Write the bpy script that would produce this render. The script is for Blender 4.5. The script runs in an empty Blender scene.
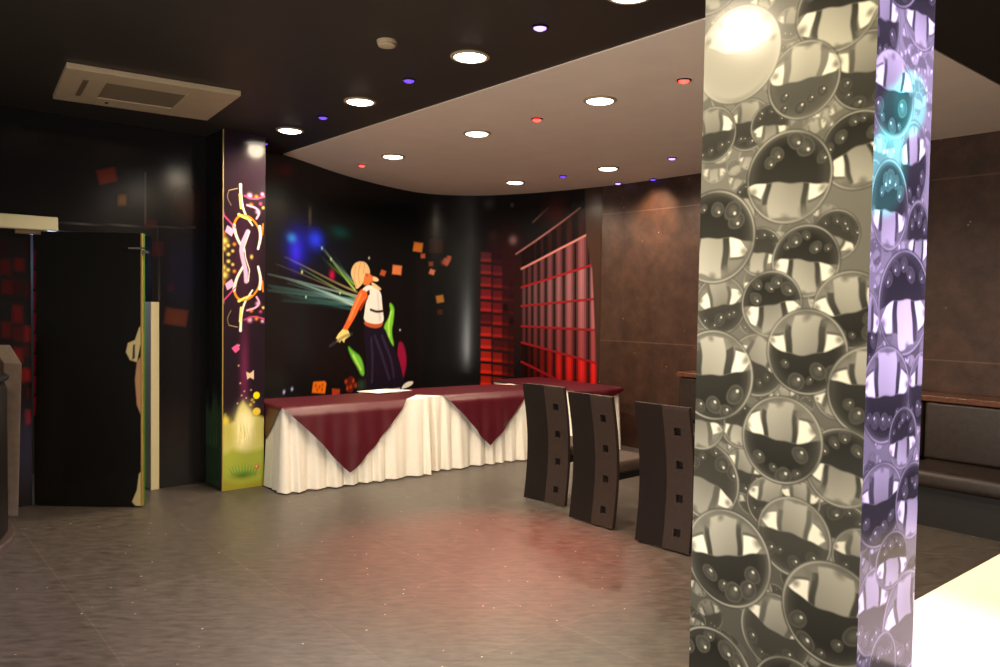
import bpy, math, random
import numpy as np
from mathutils import Vector, Matrix

S = bpy.context.scene
COL = S.collection
PI = math.pi
random.seed(7)
rng = np.random.default_rng(11)

# ---------------------------------------------------------------- room frame
# the room's axes are turned 40 degrees from the camera's heading
TH = math.radians(40)
CU, SU = math.cos(TH), math.sin(TH)
EYE, FPX = 1.58, 780.0
H = 2.98            # dark ceiling
HL = 2.972          # lighter dropped ceiling

def P(X, Z, z=0.0):
    """right / ahead of the camera -> room coordinates"""
    return Vector((CU * X + SU * Z, -SU * X + CU * Z, z))

def horizon(px):
    return 297.0 + 0.016 * px

PITCH, ROLL = math.atan((333.5 - 305.0) / FPX), math.atan(.016)
FWD = Vector((SU * math.cos(PITCH), CU * math.cos(PITCH), -math.sin(PITCH)))
_r0 = Vector((CU, -SU, 0)); _u0 = _r0.cross(FWD)
RIGHT = _r0 * math.cos(ROLL) + _u0 * math.sin(ROLL)
UP = RIGHT.cross(FWD)
def ray(px, py):
    """sight line of a photo point in room coordinates, one unit ahead of the camera"""
    d = FWD + RIGHT * ((px - 500) / FPX) + UP * ((333.5 - py) / FPX)
    return d / (d.x * SU + d.y * CU)
def chaikin(pts, closed=True, it=2):
    p = [tuple(q) for q in pts]
    for _ in range(it):
        o = [] if closed else [p[0]]
        m = len(p) if closed else len(p) - 1
        for i in range(m):
            a, b = p[i], p[(i + 1) % len(p)]
            o += [(a[0] * .75 + b[0] * .25, a[1] * .75 + b[1] * .25), (a[0] * .25 + b[0] * .75, a[1] * .25 + b[1] * .75)]
        if not closed: o.append(p[-1])
        p = o
    return p

# ---------------------------------------------------------------- colour + materials
def lin(c):
    c = c / 255.0
    return c / 12.92 if c <= 0.04045 else ((c + 0.055) / 1.055) ** 2.4

def rgb(r, g, b):
    return (lin(r), lin(g), lin(b))

def new_mat(name):
    m = bpy.data.materials.new(name)
    m.use_nodes = True
    nt = m.node_tree
    b = nt.nodes['Principled BSDF']
    return m, nt, b

def mat(name, col, rough=0.5, metal=0.0, spec=0.5, noise=0.0, scale=20.0, bump=0.0, coat=0.0):
    m, nt, b = new_mat(name)
    b.inputs['Roughness'].default_value = rough
    b.inputs['Metallic'].default_value = metal
    b.inputs['Specular IOR Level'].default_value = spec
    b.inputs['Coat Weight'].default_value = coat
    b.inputs['Base Color'].default_value = (*col, 1)
    if noise or bump:
        tc = nt.nodes.new('ShaderNodeTexCoord')
        n = nt.nodes.new('ShaderNodeTexNoise')
        n.inputs['Scale'].default_value = scale
        n.inputs['Detail'].default_value = 6
        nt.links.new(tc.outputs['Object'], n.inputs['Vector'])
        if noise:
            r = nt.nodes.new('ShaderNodeValToRGB')
            r.color_ramp.elements[0].position = 0.3
            r.color_ramp.elements[1].position = 0.7
            r.color_ramp.elements[0].color = (*[max(0, c * (1 - noise)) for c in col], 1)
            r.color_ramp.elements[1].color = (*[min(1, c * (1 + noise)) for c in col], 1)
            nt.links.new(n.outputs['Fac'], r.inputs['Fac'])
            nt.links.new(r.outputs['Color'], b.inputs['Base Color'])
        if bump:
            bp = nt.nodes.new('ShaderNodeBump')
            bp.inputs['Strength'].default_value = bump
            bp.inputs['Distance'].default_value = 0.01
            nt.links.new(n.outputs['Fac'], bp.inputs['Height'])
            nt.links.new(bp.outputs['Normal'], b.inputs['Normal'])
    return m

def emit_mat(name, col, strength):
    m, nt, b = new_mat(name)
    b.inputs['Base Color'].default_value = (*col, 1)
    b.inputs['Emission Color'].default_value = (*col, 1)
    b.inputs['Emission Strength'].default_value = strength
    return m

def print_mat(name, rough=0.12, spec=0.5):
    m, nt, b = new_mat(name)
    a = nt.nodes.new('ShaderNodeVertexColor')
    a.layer_name = 'print'
    nt.links.new(a.outputs['Color'], b.inputs['Base Color'])
    b.inputs['Roughness'].default_value = rough
    b.inputs['Specular IOR Level'].default_value = spec
    return m

M = {}
M['ceiling_dark'] = mat('dark ceiling paint', rgb(35, 29, 23), 0.55, noise=0.12, scale=3)
M['ceiling_light'] = mat('light ceiling paint', rgb(232, 214, 196), 0.6, noise=0.03, scale=4)
M['black'] = mat('black satin', rgb(22, 20, 20), 0.35)
M['plaster'] = mat('dark plaster', rgb(38, 34, 32), 0.7)
M['white_cloth'] = mat('white cloth', rgb(236, 230, 218), 0.85, noise=0.03, scale=60)
M['wine_cloth'] = mat('wine satin', rgb(76, 10, 25), 0.42, noise=0.12, scale=30)
M['chair_dark'] = mat('dark leatherette', rgb(18, 12, 10), 0.42, noise=0.25, scale=45, bump=0.15)
M['chair_strip'] = mat('brown leatherette strip', rgb(47, 35, 29), 0.5, noise=0.22, scale=70, bump=0.2)
M['seat'] = mat('dark seat cloth', rgb(62, 47, 40), 0.6, noise=0.2, scale=40)
M['sofa'] = mat('brown leatherette', rgb(37, 26, 22), 0.5, noise=0.3, scale=25, bump=0.2)
M['sofa_dark'] = mat('dark sofa base', rgb(20, 15, 13), 0.5)
M['ledge'] = mat('ledge wood', rgb(92, 56, 40), 0.3, noise=0.3, scale=30)
M['white_plastic'] = mat('off white plastic', rgb(168, 148, 120), 0.5, noise=0.05, scale=10)
M['grille'] = mat('grille plastic', rgb(98, 82, 60), 0.6)
M['grey_panel'] = mat('pale stone panel', rgb(176, 158, 146), 0.35, noise=0.12, scale=14)
M['bar_dark'] = mat('bar dark laminate', rgb(24, 20, 18), 0.4, noise=0.15, scale=8)
M['bar_kick'] = mat('grey kick plate', rgb(74, 64, 58), 0.4)
M['cream'] = mat('cream enamel', rgb(226, 216, 176), 0.4)
M['green_edge'] = mat('green painted edge', rgb(62, 98, 34), 0.4)
M['yellow_edge'] = mat('yellow edging', rgb(150, 126, 62), 0.4)
M['white_top'] = mat('white laminate', rgb(238, 230, 208), 0.3)
M['chrome'] = mat('brushed chrome', rgb(190, 190, 190), 0.25, metal=1.0)
M['paper'] = mat('white paper', rgb(240, 238, 232), 0.8)
M['lamp'] = emit_mat('lamp diffuser', (1.0, 0.90, 0.74), 14.0)
M['led_blue'] = emit_mat('blue led', (0.12, 0.05, 1.0), 1.8)
M['led_violet'] = emit_mat('violet led', (0.42, 0.26, 1.0), 3.0)
M['led_red'] = emit_mat('red led', (1.0, 0.022, 0.016), 12.0)
M['print_gloss'] = print_mat('gloss printed vinyl', 0.24, 0.24)
M['print_black'] = print_mat('gloss printed wall vinyl', 0.16)
M['print_pillar'] = print_mat('gloss printed pillar wrap', 0.14, 0.38)

# floor: dark vinyl tiles with fine streaks and pale seams
def floor_mat():
    m, nt, b = new_mat('dark vinyl floor')
    N, L = nt.nodes.new, nt.links.new
    tc = N('ShaderNodeTexCoord')
    br = N('ShaderNodeTexBrick')
    br.offset = 0.0
    br.inputs['Color1'].default_value = (*rgb(82, 77, 72), 1)
    br.inputs['Color2'].default_value = (*rgb(77, 72, 67), 1)
    br.inputs['Mortar'].default_value = (*rgb(92, 84, 77), 1)
    br.inputs['Scale'].default_value = 1.0
    br.inputs['Mortar Size'].default_value = 0.006
    br.inputs['Mortar Smooth'].default_value = 0.5
    br.inputs['Brick Width'].default_value = 0.9
    br.inputs['Row Height'].default_value = 0.9
    L(tc.outputs['Object'], br.inputs['Vector'])
    m0 = N('ShaderNodeMapping')
    m0.inputs['Rotation'].default_value = (0, 0, math.radians(38))
    L(tc.outputs['Object'], m0.inputs['Vector'])
    mp = N('ShaderNodeMapping')
    mp.inputs['Scale'].default_value = (9, 30, 1)
    L(m0.outputs['Vector'], mp.inputs['Vector'])
    n = N('ShaderNodeTexNoise')
    n.inputs['Scale'].default_value = 1.0
    n.inputs['Detail'].default_value = 8
    n.inputs['Roughness'].default_value = 0.65
    L(mp.outputs['Vector'], n.inputs['Vector'])
    r = N('ShaderNodeValToRGB')
    r.color_ramp.elements[0].position = 0.32
    r.color_ramp.elements[0].color = (0.42, 0.40, 0.38, 1)
    r.color_ramp.elements[1].position = 0.72
    r.color_ramp.elements[1].color = (1.6, 1.52, 1.44, 1)
    L(n.outputs['Fac'], r.inputs['Fac'])
    mx = N('ShaderNodeMix')
    mx.data_type = 'RGBA'
    mx.blend_type = 'MULTIPLY'
    mx.inputs['Factor'].default_value = 1.0
    L(br.outputs['Color'], mx.inputs['A'])
    L(r.outputs['Color'], mx.inputs['B'])
    # pale specks
    v = N('ShaderNodeTexVoronoi')
    v.inputs['Scale'].default_value = 9
    L(tc.outputs['Object'], v.inputs['Vector'])
    cr = N('ShaderNodeValToRGB')
    cr.color_ramp.elements[0].position = 0.035
    cr.color_ramp.elements[0].color = (1, 1, 1, 1)
    cr.color_ramp.elements[1].position = 0.06
    cr.color_ramp.elements[1].color = (0, 0, 0, 1)
    L(v.outputs['Distance'], cr.inputs['Fac'])
    mx2 = N('ShaderNodeMix')
    mx2.data_type = 'RGBA'
    L(cr.outputs['Color'], mx2.inputs['Factor'])
    L(mx.outputs['Result'], mx2.inputs['A'])
    mx2.inputs['B'].default_value = (*rgb(190, 178, 165), 1)
    L(mx2.outputs['Result'], b.inputs['Base Color'])
    rr = N('ShaderNodeMapRange')
    rr.inputs['To Min'].default_value = 0.28
    rr.inputs['To Max'].default_value = 0.5
    L(n.outputs['Fac'], rr.inputs['Value'])
    L(rr.outputs['Result'], b.inputs['Roughness'])
    b.inputs['Specular IOR Level'].default_value = 0.5
    return m
M['floor'] = floor_mat()

# right wall: brown embossed wallpaper with metallic flecks and joints
def brown_wall_mat():
    m, nt, b = new_mat('brown metallic wallpaper')
    N, L = nt.nodes.new, nt.links.new
    tc = N('ShaderNodeTexCoord')
    n = N('ShaderNodeTexNoise')
    n.inputs['Scale'].default_value = 5
    n.inputs['Detail'].default_value = 10
    n.inputs['Roughness'].default_value = 0.7
    L(tc.outputs['Object'], n.inputs['Vector'])
    r = N('ShaderNodeValToRGB')
    r.color_ramp.elements[0].position = 0.35
    r.color_ramp.elements[0].color = (*rgb(54, 37, 30), 1)
    r.color_ramp.elements[1].position = 0.72
    r.color_ramp.elements[1].color = (*rgb(82, 57, 45), 1)
    L(n.outputs['Fac'], r.inputs['Fac'])
    sp = N('ShaderNodeTexVoronoi')
    sp.inputs['Scale'].default_value = 7
    L(tc.outputs['Object'], sp.inputs['Vector'])
    cr = N('ShaderNodeValToRGB')
    cr.color_ramp.elements[0].position = 0.03
    cr.color_ramp.elements[0].color = (1, 1, 1, 1)
    cr.color_ramp.elements[1].position = 0.06
    cr.color_ramp.elements[1].color = (0, 0, 0, 1)
    L(sp.outputs['Distance'], cr.inputs['Fac'])
    mx = N('ShaderNodeMix')
    mx.data_type = 'RGBA'
    L(cr.outputs['Color'], mx.inputs['Factor'])
    L(r.outputs['Color'], mx.inputs['A'])
    mx.inputs['B'].default_value = (*rgb(150, 122, 100), 1)
    # horizontal wallpaper joints
    sep = N('ShaderNodeSeparateXYZ')
    L(tc.outputs['Object'], sep.inputs['Vector'])
    ma = N('ShaderNodeMath'); ma.operation = 'PINGPONG'; ma.inputs[1].default_value = 0.73
    off = N('ShaderNodeMath'); off.operation = 'ADD'; off.inputs[1].default_value = -1.19
    L(sep.outputs['Z'], off.inputs[0])
    L(off.outputs[0], ma.inputs[0])
    lt = N('ShaderNodeMath'); lt.operation = 'LESS_THAN'; lt.inputs[1].default_value = 0.006
    L(ma.outputs[0], lt.inputs[0])
    mu = N('ShaderNodeMath'); mu.operation = 'MULTIPLY'; mu.inputs[1].default_value = 0.18
    L(lt.outputs[0], mu.inputs[0])
    mx2 = N('ShaderNodeMix'); mx2.data_type = 'RGBA'
    L(mu.outputs[0], mx2.inputs['Factor'])
    L(mx.outputs['Result'], mx2.inputs['A'])
    mx2.inputs['B'].default_value = (*rgb(150, 122, 104), 1)
    L(mx2.outputs['Result'], b.inputs['Base Color'])
    b.inputs['Roughness'].default_value = 0.42
    b.inputs['Metallic'].default_value = 0.25
    bp = N('ShaderNodeBump'); bp.inputs['Strength'].default_value = 0.35; bp.inputs['Distance'].default_value = 0.01
    L(n.outputs['Fac'], bp.inputs['Height'])
    L(bp.outputs['Normal'], b.inputs['Normal'])
    return m
M['brown_wall'] = brown_wall_mat()

# ---------------------------------------------------------------- mesh builder
class MB:
    def __init__(self):
        self.v, self.f = [], []
    def add(self, vs, fs):
        o = len(self.v)
        self.v += [tuple(p) for p in vs]
        self.f += [tuple(i + o for i in f) for f in fs]
        return self
    def box(self, x0, x1, y0, y1, z0, z1):
        vs = [(x, y, z) for z in (z0, z1) for y in (y0, y1) for x in (x0, x1)]
        return self.add(vs, [(0, 2, 3, 1), (4, 5, 7, 6), (0, 1, 5, 4), (2, 6, 7, 3), (0, 4, 6, 2), (1, 3, 7, 5)])
    def rbox(self, x0, x1, y0, y1, z0, z1, r=0.02, n=4):
        """rounded in plan and softened at top and bottom"""
        def ring(z, ins):
            pts = []
            rr = max(r - ins, 0.001)
            for cx, cy, a0 in ((x1 - r, y1 - r, 0), (x0 + r, y1 - r, PI / 2), (x0 + r, y0 + r, PI), (x1 - r, y0 + r, 1.5 * PI)):
                for i in range(n + 1):
                    a = a0 + PI / 2 * i / n
                    pts.append((cx + rr * math.cos(a), cy + rr * math.sin(a), z))
            return pts
        rings = [ring(z0 + r * (1 - math.cos(PI / 2 * i / n)), r * (1 - math.sin(PI / 2 * i / n))) for i in range(n + 1)]
        rings += [ring(z1 - r * (1 - math.sin(PI / 2 * i / n)), r * (1 - math.cos(PI / 2 * i / n))) for i in range(n + 1)]
        k = len(rings[0])
        vs = [p for rg in rings for p in rg]
        fs = []
        for a in range(len(rings) - 1):
            for i in range(k):
                j = (i + 1) % k
                fs.append((a * k + i, a * k + j, (a + 1) * k + j, (a + 1) * k + i))
        fs.append(tuple(reversed(range(k))))
        fs.append(tuple(range((len(rings) - 1) * k, len(rings) * k)))
        return self.add(vs, fs)
    def prism(self, pts, z0, z1):
        k = len(pts)
        vs = [(p[0], p[1], z0) for p in pts] + [(p[0], p[1], z1) for p in pts]
        fs = [(i, (i + 1) % k, k + (i + 1) % k, k + i) for i in range(k)]
        return self.add(vs, fs + [tuple(reversed(range(k))), tuple(range(k, 2 * k))])
    def lathe(self, prof, n=32, c=(0, 0, 0), cap=True):
        vs, fs = [], []
        for r, z in prof:
            for i in range(n):
                a = 2 * PI * i / n
                vs.append((c[0] + r * math.cos(a), c[1] + r * math.sin(a), c[2] + z))
        for a in range(len(prof) - 1):
            for i in range(n):
                j = (i + 1) % n
                fs.append((a * n + i, a * n + j, (a + 1) * n + j, (a + 1) * n + i))
        if cap:
            fs.append(tuple(reversed(range(n))))
            fs.append(tuple(range((len(prof) - 1) * n, len(prof) * n)))
        return self.add(vs, fs)
    def grid(self, rows):
        nr, nc = len(rows), len(rows[0])
        vs = [p for r in rows for p in r]
        fs = [(a * nc + i, a * nc + i + 1, (a + 1) * nc + i + 1, (a + 1) * nc + i) for a in range(nr - 1) for i in range(nc - 1)]
        return self.add(vs, fs)
    def build(self, name, m, parent=None, smooth=False, loc=None, bevel=0.0, solid=0.0):
        me = bpy.data.meshes.new(name)
        me.from_pydata(self.v, [], self.f)
        me.validate()
        o = bpy.data.objects.new(name, me)
        COL.objects.link(o)
        me.materials.append(m)
        import bmesh
        bm = bmesh.new(); bm.from_mesh(me)
        bmesh.ops.recalc_face_normals(bm, faces=bm.faces)
        bm.to_mesh(me); bm.free()
        if smooth:
            for p in me.polygons:
                p.use_smooth = True
        if solid:
            md = o.modifiers.new('thickness', 'SOLIDIFY'); md.thickness = solid; md.offset = 0
        if bevel:
            md = o.modifiers.new('bevel', 'BEVEL'); md.width = bevel; md.segments = 2; md.limit_method = 'ANGLE'
        if parent is not None:
            o.parent = parent
        if loc is not None:
            o.location = loc
        return o

def tag(o, label=None, cat=None, group=None, kind=None):
    if label: o['label'] = label
    if cat: o['category'] = cat
    if group: o['group'] = group
    if kind: o['kind'] = kind
    return o

def thing(name, label, cat, loc=(0, 0, 0), rz=0.0, group=None):
    o = bpy.data.objects.new(name, None)
    COL.objects.link(o)
    o.empty_display_size = 0.1
    o.location = loc
    o.rotation_euler = (0, 0, rz)
    return tag(o, label, cat, group)

def dup(root, loc, rz=0.0, label=None):
    r = root.copy(); COL.objects.link(r)
    r.location = loc; r.rotation_euler = (0, 0, rz)
    if label: r['label'] = label
    for ch in list(root.children):
        c = ch.copy(); COL.objects.link(c); c.parent = r
        for g in ch.children:
            d = g.copy(); COL.objects.link(d); d.parent = c
    return r

# ---------------------------------------------------------------- printed surfaces
class Canvas:
    """a printed sheet: colour per point on an (s, z) grid in metres"""
    def __init__(self, s, z, base):
        self.s, self.z = np.asarray(s, float), np.asarray(z, float)
        self.c = np.empty((len(self.z), len(self.s), 3)); self.c[:] = base
    def _win(self, s0, s1, z0, z1):
        i0, i1 = np.searchsorted(self.s, s0), np.searchsorted(self.s, s1)
        j0, j1 = np.searchsorted(self.z, z0), np.searchsorted(self.z, z1)
        return slice(j0, j1), slice(i0, i1)
    def _put(self, w, a, col, add=False):
        a = a[..., None]
        if add:
            self.c[w] = self.c[w] + a * np.asarray(col)
        else:
            self.c[w] = self.c[w] * (1 - a) + a * np.asarray(col)
    def poly(self, pts, col, soft=0.006, alpha=1.0):
        p = np.asarray(pts, float)
        w = self._win(p[:, 0].min() - soft, p[:, 0].max() + soft, p[:, 1].min() - soft, p[:, 1].max() + soft)
        X, Y = np.meshgrid(self.s[w[1]], self.z[w[0]])
        if X.size == 0: return
        ins = np.zeros(X.shape, bool); d2 = np.full(X.shape, 1e9)
        for a, b in zip(p, np.roll(p, -1, 0)):
            e = b - a
            t = np.clip(((X - a[0]) * e[0] + (Y - a[1]) * e[1]) / max(e @ e, 1e-12), 0, 1)
            d2 = np.minimum(d2, (X - a[0] - t * e[0]) ** 2 + (Y - a[1] - t * e[1]) ** 2)
            if a[1] != b[1]:
                c = (a[1] > Y) != (b[1] > Y)
                ins ^= c & (X < e[0] * (Y - a[1]) / e[1] + a[0])
        d = np.sqrt(d2) * np.where(ins, -1, 1)
        self._put(w, np.clip(0.5 - d / soft, 0, 1) * alpha, col)
    def stroke(self, pts, w0, col, w1=None, soft=0.006, alpha=1.0, a1=None, add=False):
        w1 = w0 if w1 is None else w1
        a1 = alpha if a1 is None else a1
        p = np.asarray(pts, float); m = max(w0, w1) + soft
        w = self._win(p[:, 0].min() - m, p[:, 0].max() + m, p[:, 1].min() - m, p[:, 1].max() + m)
        X, Y = np.meshgrid(self.s[w[1]], self.z[w[0]])
        if X.size == 0: return
        best = np.zeros(X.shape); n = len(p) - 1
        for k in range(n):
            a, b = p[k], p[k + 1]; e = b - a
            t = np.clip(((X - a[0]) * e[0] + (Y - a[1]) * e[1]) / max(e @ e, 1e-12), 0, 1)
            d = np.sqrt((X - a[0] - t * e[0]) ** 2 + (Y - a[1] - t * e[1]) ** 2)
            f = (k + t) / n
            wd = (w0 + (w1 - w0) * f) / 2
            best = np.maximum(best, np.clip(0.5 - (d - wd) / soft, 0, 1) * (alpha + (a1 - alpha) * f))
        self._put(w, best, col, add)
    def blob(self, c, rx, rz, col, alpha=1.0, power=2.0, add=False):
        w = self._win(c[0] - 3 * rx, c[0] + 3 * rx, c[1] - 3 * rz, c[1] + 3 * rz)
        X, Y = np.meshgrid(self.s[w[1]], self.z[w[0]])
        if X.size == 0: return
        r = np.sqrt(((X - c[0]) / rx) ** 2 + ((Y - c[1]) / rz) ** 2)
        self._put(w, alpha * np.exp(-r ** power), col, add)
    def disc(self, c, rx, rz, col, soft=0.1, alpha=1.0):
        w = self._win(c[0] - 1.3 * rx, c[0] + 1.3 * rx, c[1] - 1.3 * rz, c[1] + 1.3 * rz)
        X, Y = np.meshgrid(self.s[w[1]], self.z[w[0]])
        if X.size == 0: return
        r = np.sqrt(((X - c[0]) / rx) ** 2 + ((Y - c[1]) / rz) ** 2)
        self._put(w, np.clip(0.5 - (r - 1) / soft, 0, 1) * alpha, col)
    def mesh(self, name, m, pos, parent=None, hole=None, extra=None, smooth=True):
        """pos(s array) -> xy arrays of the sheet; hole(s,z) True where cut away"""
        ns, nz = len(self.s), len(self.z)
        x, y = pos(self.s)
        co = np.empty((nz, ns, 3))
        co[..., 0], co[..., 1], co[..., 2] = x[None], y[None], self.z[:, None]
        idx = np.arange(ns * nz).reshape(nz, ns)
        q = np.stack([idx[:-1, :-1], idx[:-1, 1:], idx[1:, 1:], idx[1:, :-1]], -1)
        if hole is not None:
            sc, zc = np.meshgrid((self.s[1:] + self.s[:-1]) / 2, (self.z[1:] + self.z[:-1]) / 2)
            q = q[~hole(sc, zc)]
        q = q.reshape(-1, 4)
        co, colr = co.reshape(-1, 3), self.c.reshape(-1, 3)
        if extra is not None:
            o = len(co)
            co = np.concatenate([co, np.array(extra.v)])
            q = np.concatenate([q, np.array(extra.f) + o])
            colr = np.concatenate([colr, np.full((len(extra.v), 3), 0.012)])
        me = bpy.data.meshes.new(name)
        me.vertices.add(len(co)); me.vertices.foreach_set('co', co.ravel())
        me.loops.add(q.size); me.loops.foreach_set('vertex_index', q.ravel().astype(np.int32))
        me.polygons.add(len(q)); me.polygons.foreach_set('loop_start', np.arange(0, q.size, 4, dtype=np.int32))
        me.update(calc_edges=True)
        at = me.color_attributes.new('print', 'FLOAT_COLOR', 'POINT')
        c4 = np.ones((len(co), 4), np.float32); c4[:, :3] = np.clip(colr, 0, 1)
        at.data.foreach_set('color', c4.ravel())
        me.polygons.foreach_set('use_smooth', np.full(len(q), smooth and extra is None))
        me.materials.append(m)
        o = bpy.data.objects.new(name, me); COL.objects.link(o)
        if parent is not None: o.parent = parent
        return o

# ================================================================ ROOM SHELL
floor = MB().box(-3.5, 8.0, -4.0, 9.5, -0.1, 0).build('floor', M['floor'])
tag(floor, kind='structure')
ceiling = MB().box(-3.5, 8.0, -4.0, 9.5, H, H + 0.12).build('ceiling', M['ceiling_dark'])
tag(ceiling, kind='structure')

XR, YL = 6.78, 6.78     # right wall plane, left (door) wall plane
wall_right = MB().box(XR, XR + 0.15, -4.0, 6.35, 0, H).build('wall_right', M['brown_wall'])
tag(wall_right, kind='structure')

# bowed back wall: control points measured from the ceiling line
ctrl = [(2.74, 6.79), (3.05, 6.97), (3.42, 7.19), (4.28, 7.74), (5.14, 8.12), (5.68, 8.20), (6.12, 7.97), (6.42, 7.52), (6.62, 6.9), (6.73, 6.3), (XR, 5.9)]
def catmull(pts, n=24):
    out = []
    p = [Vector(a) for a in pts]
    p = [p[0] * 2 - p[1]] + p + [p[-1] * 2 - p[-2]]
    for k in range(1, len(p) - 2):
        for i in range(n):
            t = i / n
            a, b, c, d = p[k - 1], p[k], p[k + 1], p[k + 2]
            out.append(0.5 * ((2 * b) + (c - a) * t + (2 * a - 5 * b + 4 * c - d) * t * t + (3 * b - a - 3 * c + d) * t ** 3))
    out.append(p[-2])
    return np.array([tuple(q) for q in out])
curve = catmull(ctrl)
seg = np.sqrt((np.diff(curve, axis=0) ** 2).sum(1))
arc = np.concatenate([[0], np.cumsum(seg)])
tan = np.gradient(curve, axis=0); tan /= np.linalg.norm(tan, axis=1)[:, None]
nrm = np.stack([tan[:, 1], -tan[:, 0]], 1)          # into the room
back = MB()
outer = curve - nrm * 0.16
vs = [(*p, z) for z in (0, H) for p in curve] + [(*p, z) for z in (0, H) for p in outer]
n = len(curve); fs = []
for i in range(n - 1):
    fs += [(i, i + 1, n + i + 1, n + i), (2 * n + i, 3 * n + i, 3 * n + i + 1, 2 * n + i + 1),
           (n + i, n + i + 1, 3 * n + i + 1, 3 * n + i), (i, 2 * n + i, 2 * n + i + 1, i + 1)]
fs += [(0, n, 3 * n, 2 * n), (n - 1, 3 * n - 1, 4 * n - 1, 2 * n - 1)]
wall_back = back.add(vs, fs).build('wall_back', M['brown_wall'], smooth=False)
tag(wall_back, kind='structure')

# lighter dropped ceiling, rectangular at the front and following the bowed wall behind
inner = [tuple(p) for p, q in zip(curve + nrm * 0.004, curve) if p[0] > 3.2]
front_x, front_y = 3.19, 1.75
y0c = np.interp(3.2, curve[:, 0][:60], curve[:, 1][:60])
poly = [(front_x, front_y), (front_x, float(y0c) - 0.01)] + inner + [(XR - 0.004, 5.8), (XR - 0.004, front_y)]
lc = MB().prism(poly, HL, H - 0.001).build('ceiling', M['ceiling_light'])
tag(lc, kind='structure')

# ---------------------------------------------------------------- door wall (left)
DX0, DX1, DH = 1.07, 1.93, 2.10
cv = Canvas(np.arange(-1.2, 2.735, 0.012), np.arange(0, H + 0.004, 0.0122), rgb(24, 22, 24))
def on_left(px, py, y=YL):
    r = ray(px, py); t = y / r.y
    return (r.x * t, EYE + r.z * t)
for (px, py, w, h, a, col) in [(107, 176, 18, 14, -12, (96, 34, 24)), (117, 249, 12, 14, 4, (70, 22, 26)), (158, 249, 11, 14, 2, (70, 22, 28)),
                               (176, 317, 22, 16, 8, (92, 46, 30)), (122, 200, 8, 10, 0, (92, 64, 36)), (171, 287, 6, 8, 0, (60, 20, 30)),
                               (84, 238, 8, 12, 10, (60, 16, 20)), (151, 224, 12, 8, 0, (66, 20, 24))]:
    q = []
    for sx, sy in ((-1, -1), (1, -1), (1, 1), (-1, 1)):
        ca, sa = math.cos(math.radians(a)), math.sin(math.radians(a))
        q.append(on_left(px + (sx * w * ca - sy * h * sa) / 2, py + (sx * w * sa + sy * h * ca) / 2))
    cv.poly(q, rgb(*col), 0.02)
for k in range(9):  # red squares: reflection of the opposite red wall painted into the colour
    for j in range(3):
        if random.random() < .25: continue
        px0, py0 = 1 + 12 * j + random.uniform(-2, 2), 240 + 21 * k + random.uniform(-3, 3)
        f = random.uniform(.45, 1.25) * (.6 + .07 * k); w, h = random.uniform(8, 11), random.uniform(12, 18)
        cv.poly([on_left(px0, py0), on_left(px0 + w, py0 + 1), on_left(px0 + w, py0 + h), on_left(px0, py0 + h - 1)], rgb(min(255, 118 * f), 20 * f, 26 * f), 0.03, 0.8)
for pts in ([(57, 223), (195, 228)], [(145, 172), (145, 224)], [(158, 226), (159, 300)]):
    cv.stroke([on_left(*p) for p in pts], 0.006, rgb(88, 84, 80), soft=0.008)
cv.blob(on_left(186, 205), 0.1, 0.16, rgb(70, 40, 34), 0.7)
cv.blob(on_left(180, 270), 0.16, 0.3, rgb(26, 24, 46), 0.8)
bk = MB()
bk.box(-1.2, DX0, YL + 0.004, YL + 0.14, 0, H).box(DX1, 2.735, YL + 0.004, YL + 0.14, 0, H).box(DX0, DX1, YL + 0.004, YL + 0.14, DH, H)
wall_left = cv.mesh('wall_left', M['print_black'], lambda s: (s, np.full_like(s, YL)),
                    hole=lambda s, z: (s > DX0) & (s < DX1) & (z < DH), extra=bk)
tag(wall_left, kind='structure')
# dark passage behind the doorway
MBp = MB().box(0.2, 2.6, YL + 1.2, YL + 1.3, 0, H)
tag(MBp.build('wall_passage', M['plaster']), kind='structure')
tr = MB().box(DX1 - 0.012, DX1 + 0.055, YL - 0.03, YL + 0.14, 0.0, 1.56)
tag(tr.build('trim_1', M['cream'], bevel=0.004), kind='structure')

# door leaf, standing ajar towards the room
hinge = Vector((DX0 + 0.01, YL - 0.035, 0)); free = Vector((1.71, 6.23, 0))
DL = (free - hinge).length
dang = math.atan2(free.y - hinge.y, free.x - hinge.x)
door = bpy.data.objects.new('door_1', None); COL.objects.link(door)
door.location = hinge; door.rotation_euler = (0, 0, dang)
tag(door, 'black printed door standing ajar with torn pale edge', 'door', kind='structure')
leaf = MB().box(0, DL - 0.012, 0.004, 0.05, 0.012, 2.075).build('leaf', M['black'], door)
dc = Canvas(np.arange(0, DL - 0.01, 0.005), np.arange(0.012, 2.078, 0.006), rgb(20, 19, 18))
dn = Vector((math.sin(dang), -math.cos(dang), 0))
def on_door(px, py):
    r = ray(px, py); t = hinge.dot(dn) / (r.x * dn.x + r.y * dn.y)
    q = Vector((r.x * t, r.y * t, 0)) - hinge
    return (q.x * math.cos(dang) + q.y * math.sin(dang), EYE + r.z * t)
pale, skin = rgb(196, 178, 128), rgb(176, 132, 98)
dc.poly([on_door(*p) for p in [(144, 322), (139, 328), (135, 340), (128, 343), (126, 352), (130, 360), (137, 362), (140, 346), (144, 338)]], pale, 0.008)
dc.poly([on_door(*p) for p in [(133, 345), (135, 344), (135, 358), (132, 360)]], rgb(70, 60, 60), 0.006)
dc.poly([on_door(*p) for p in [(144, 352), (137, 362), (135, 380), (137, 405), (141, 415), (144, 416)]], skin, 0.008)
dc.poly([on_door(*p) for p in [(144, 412), (141, 430), (141, 470), (144, 475)]], rgb(130, 112, 60), 0.006)
dc.poly([on_door(*p) for p in [(144, 468), (139, 474), (137, 490), (132, 502), (138, 508), (144, 508)]], pale, 0.008)
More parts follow.
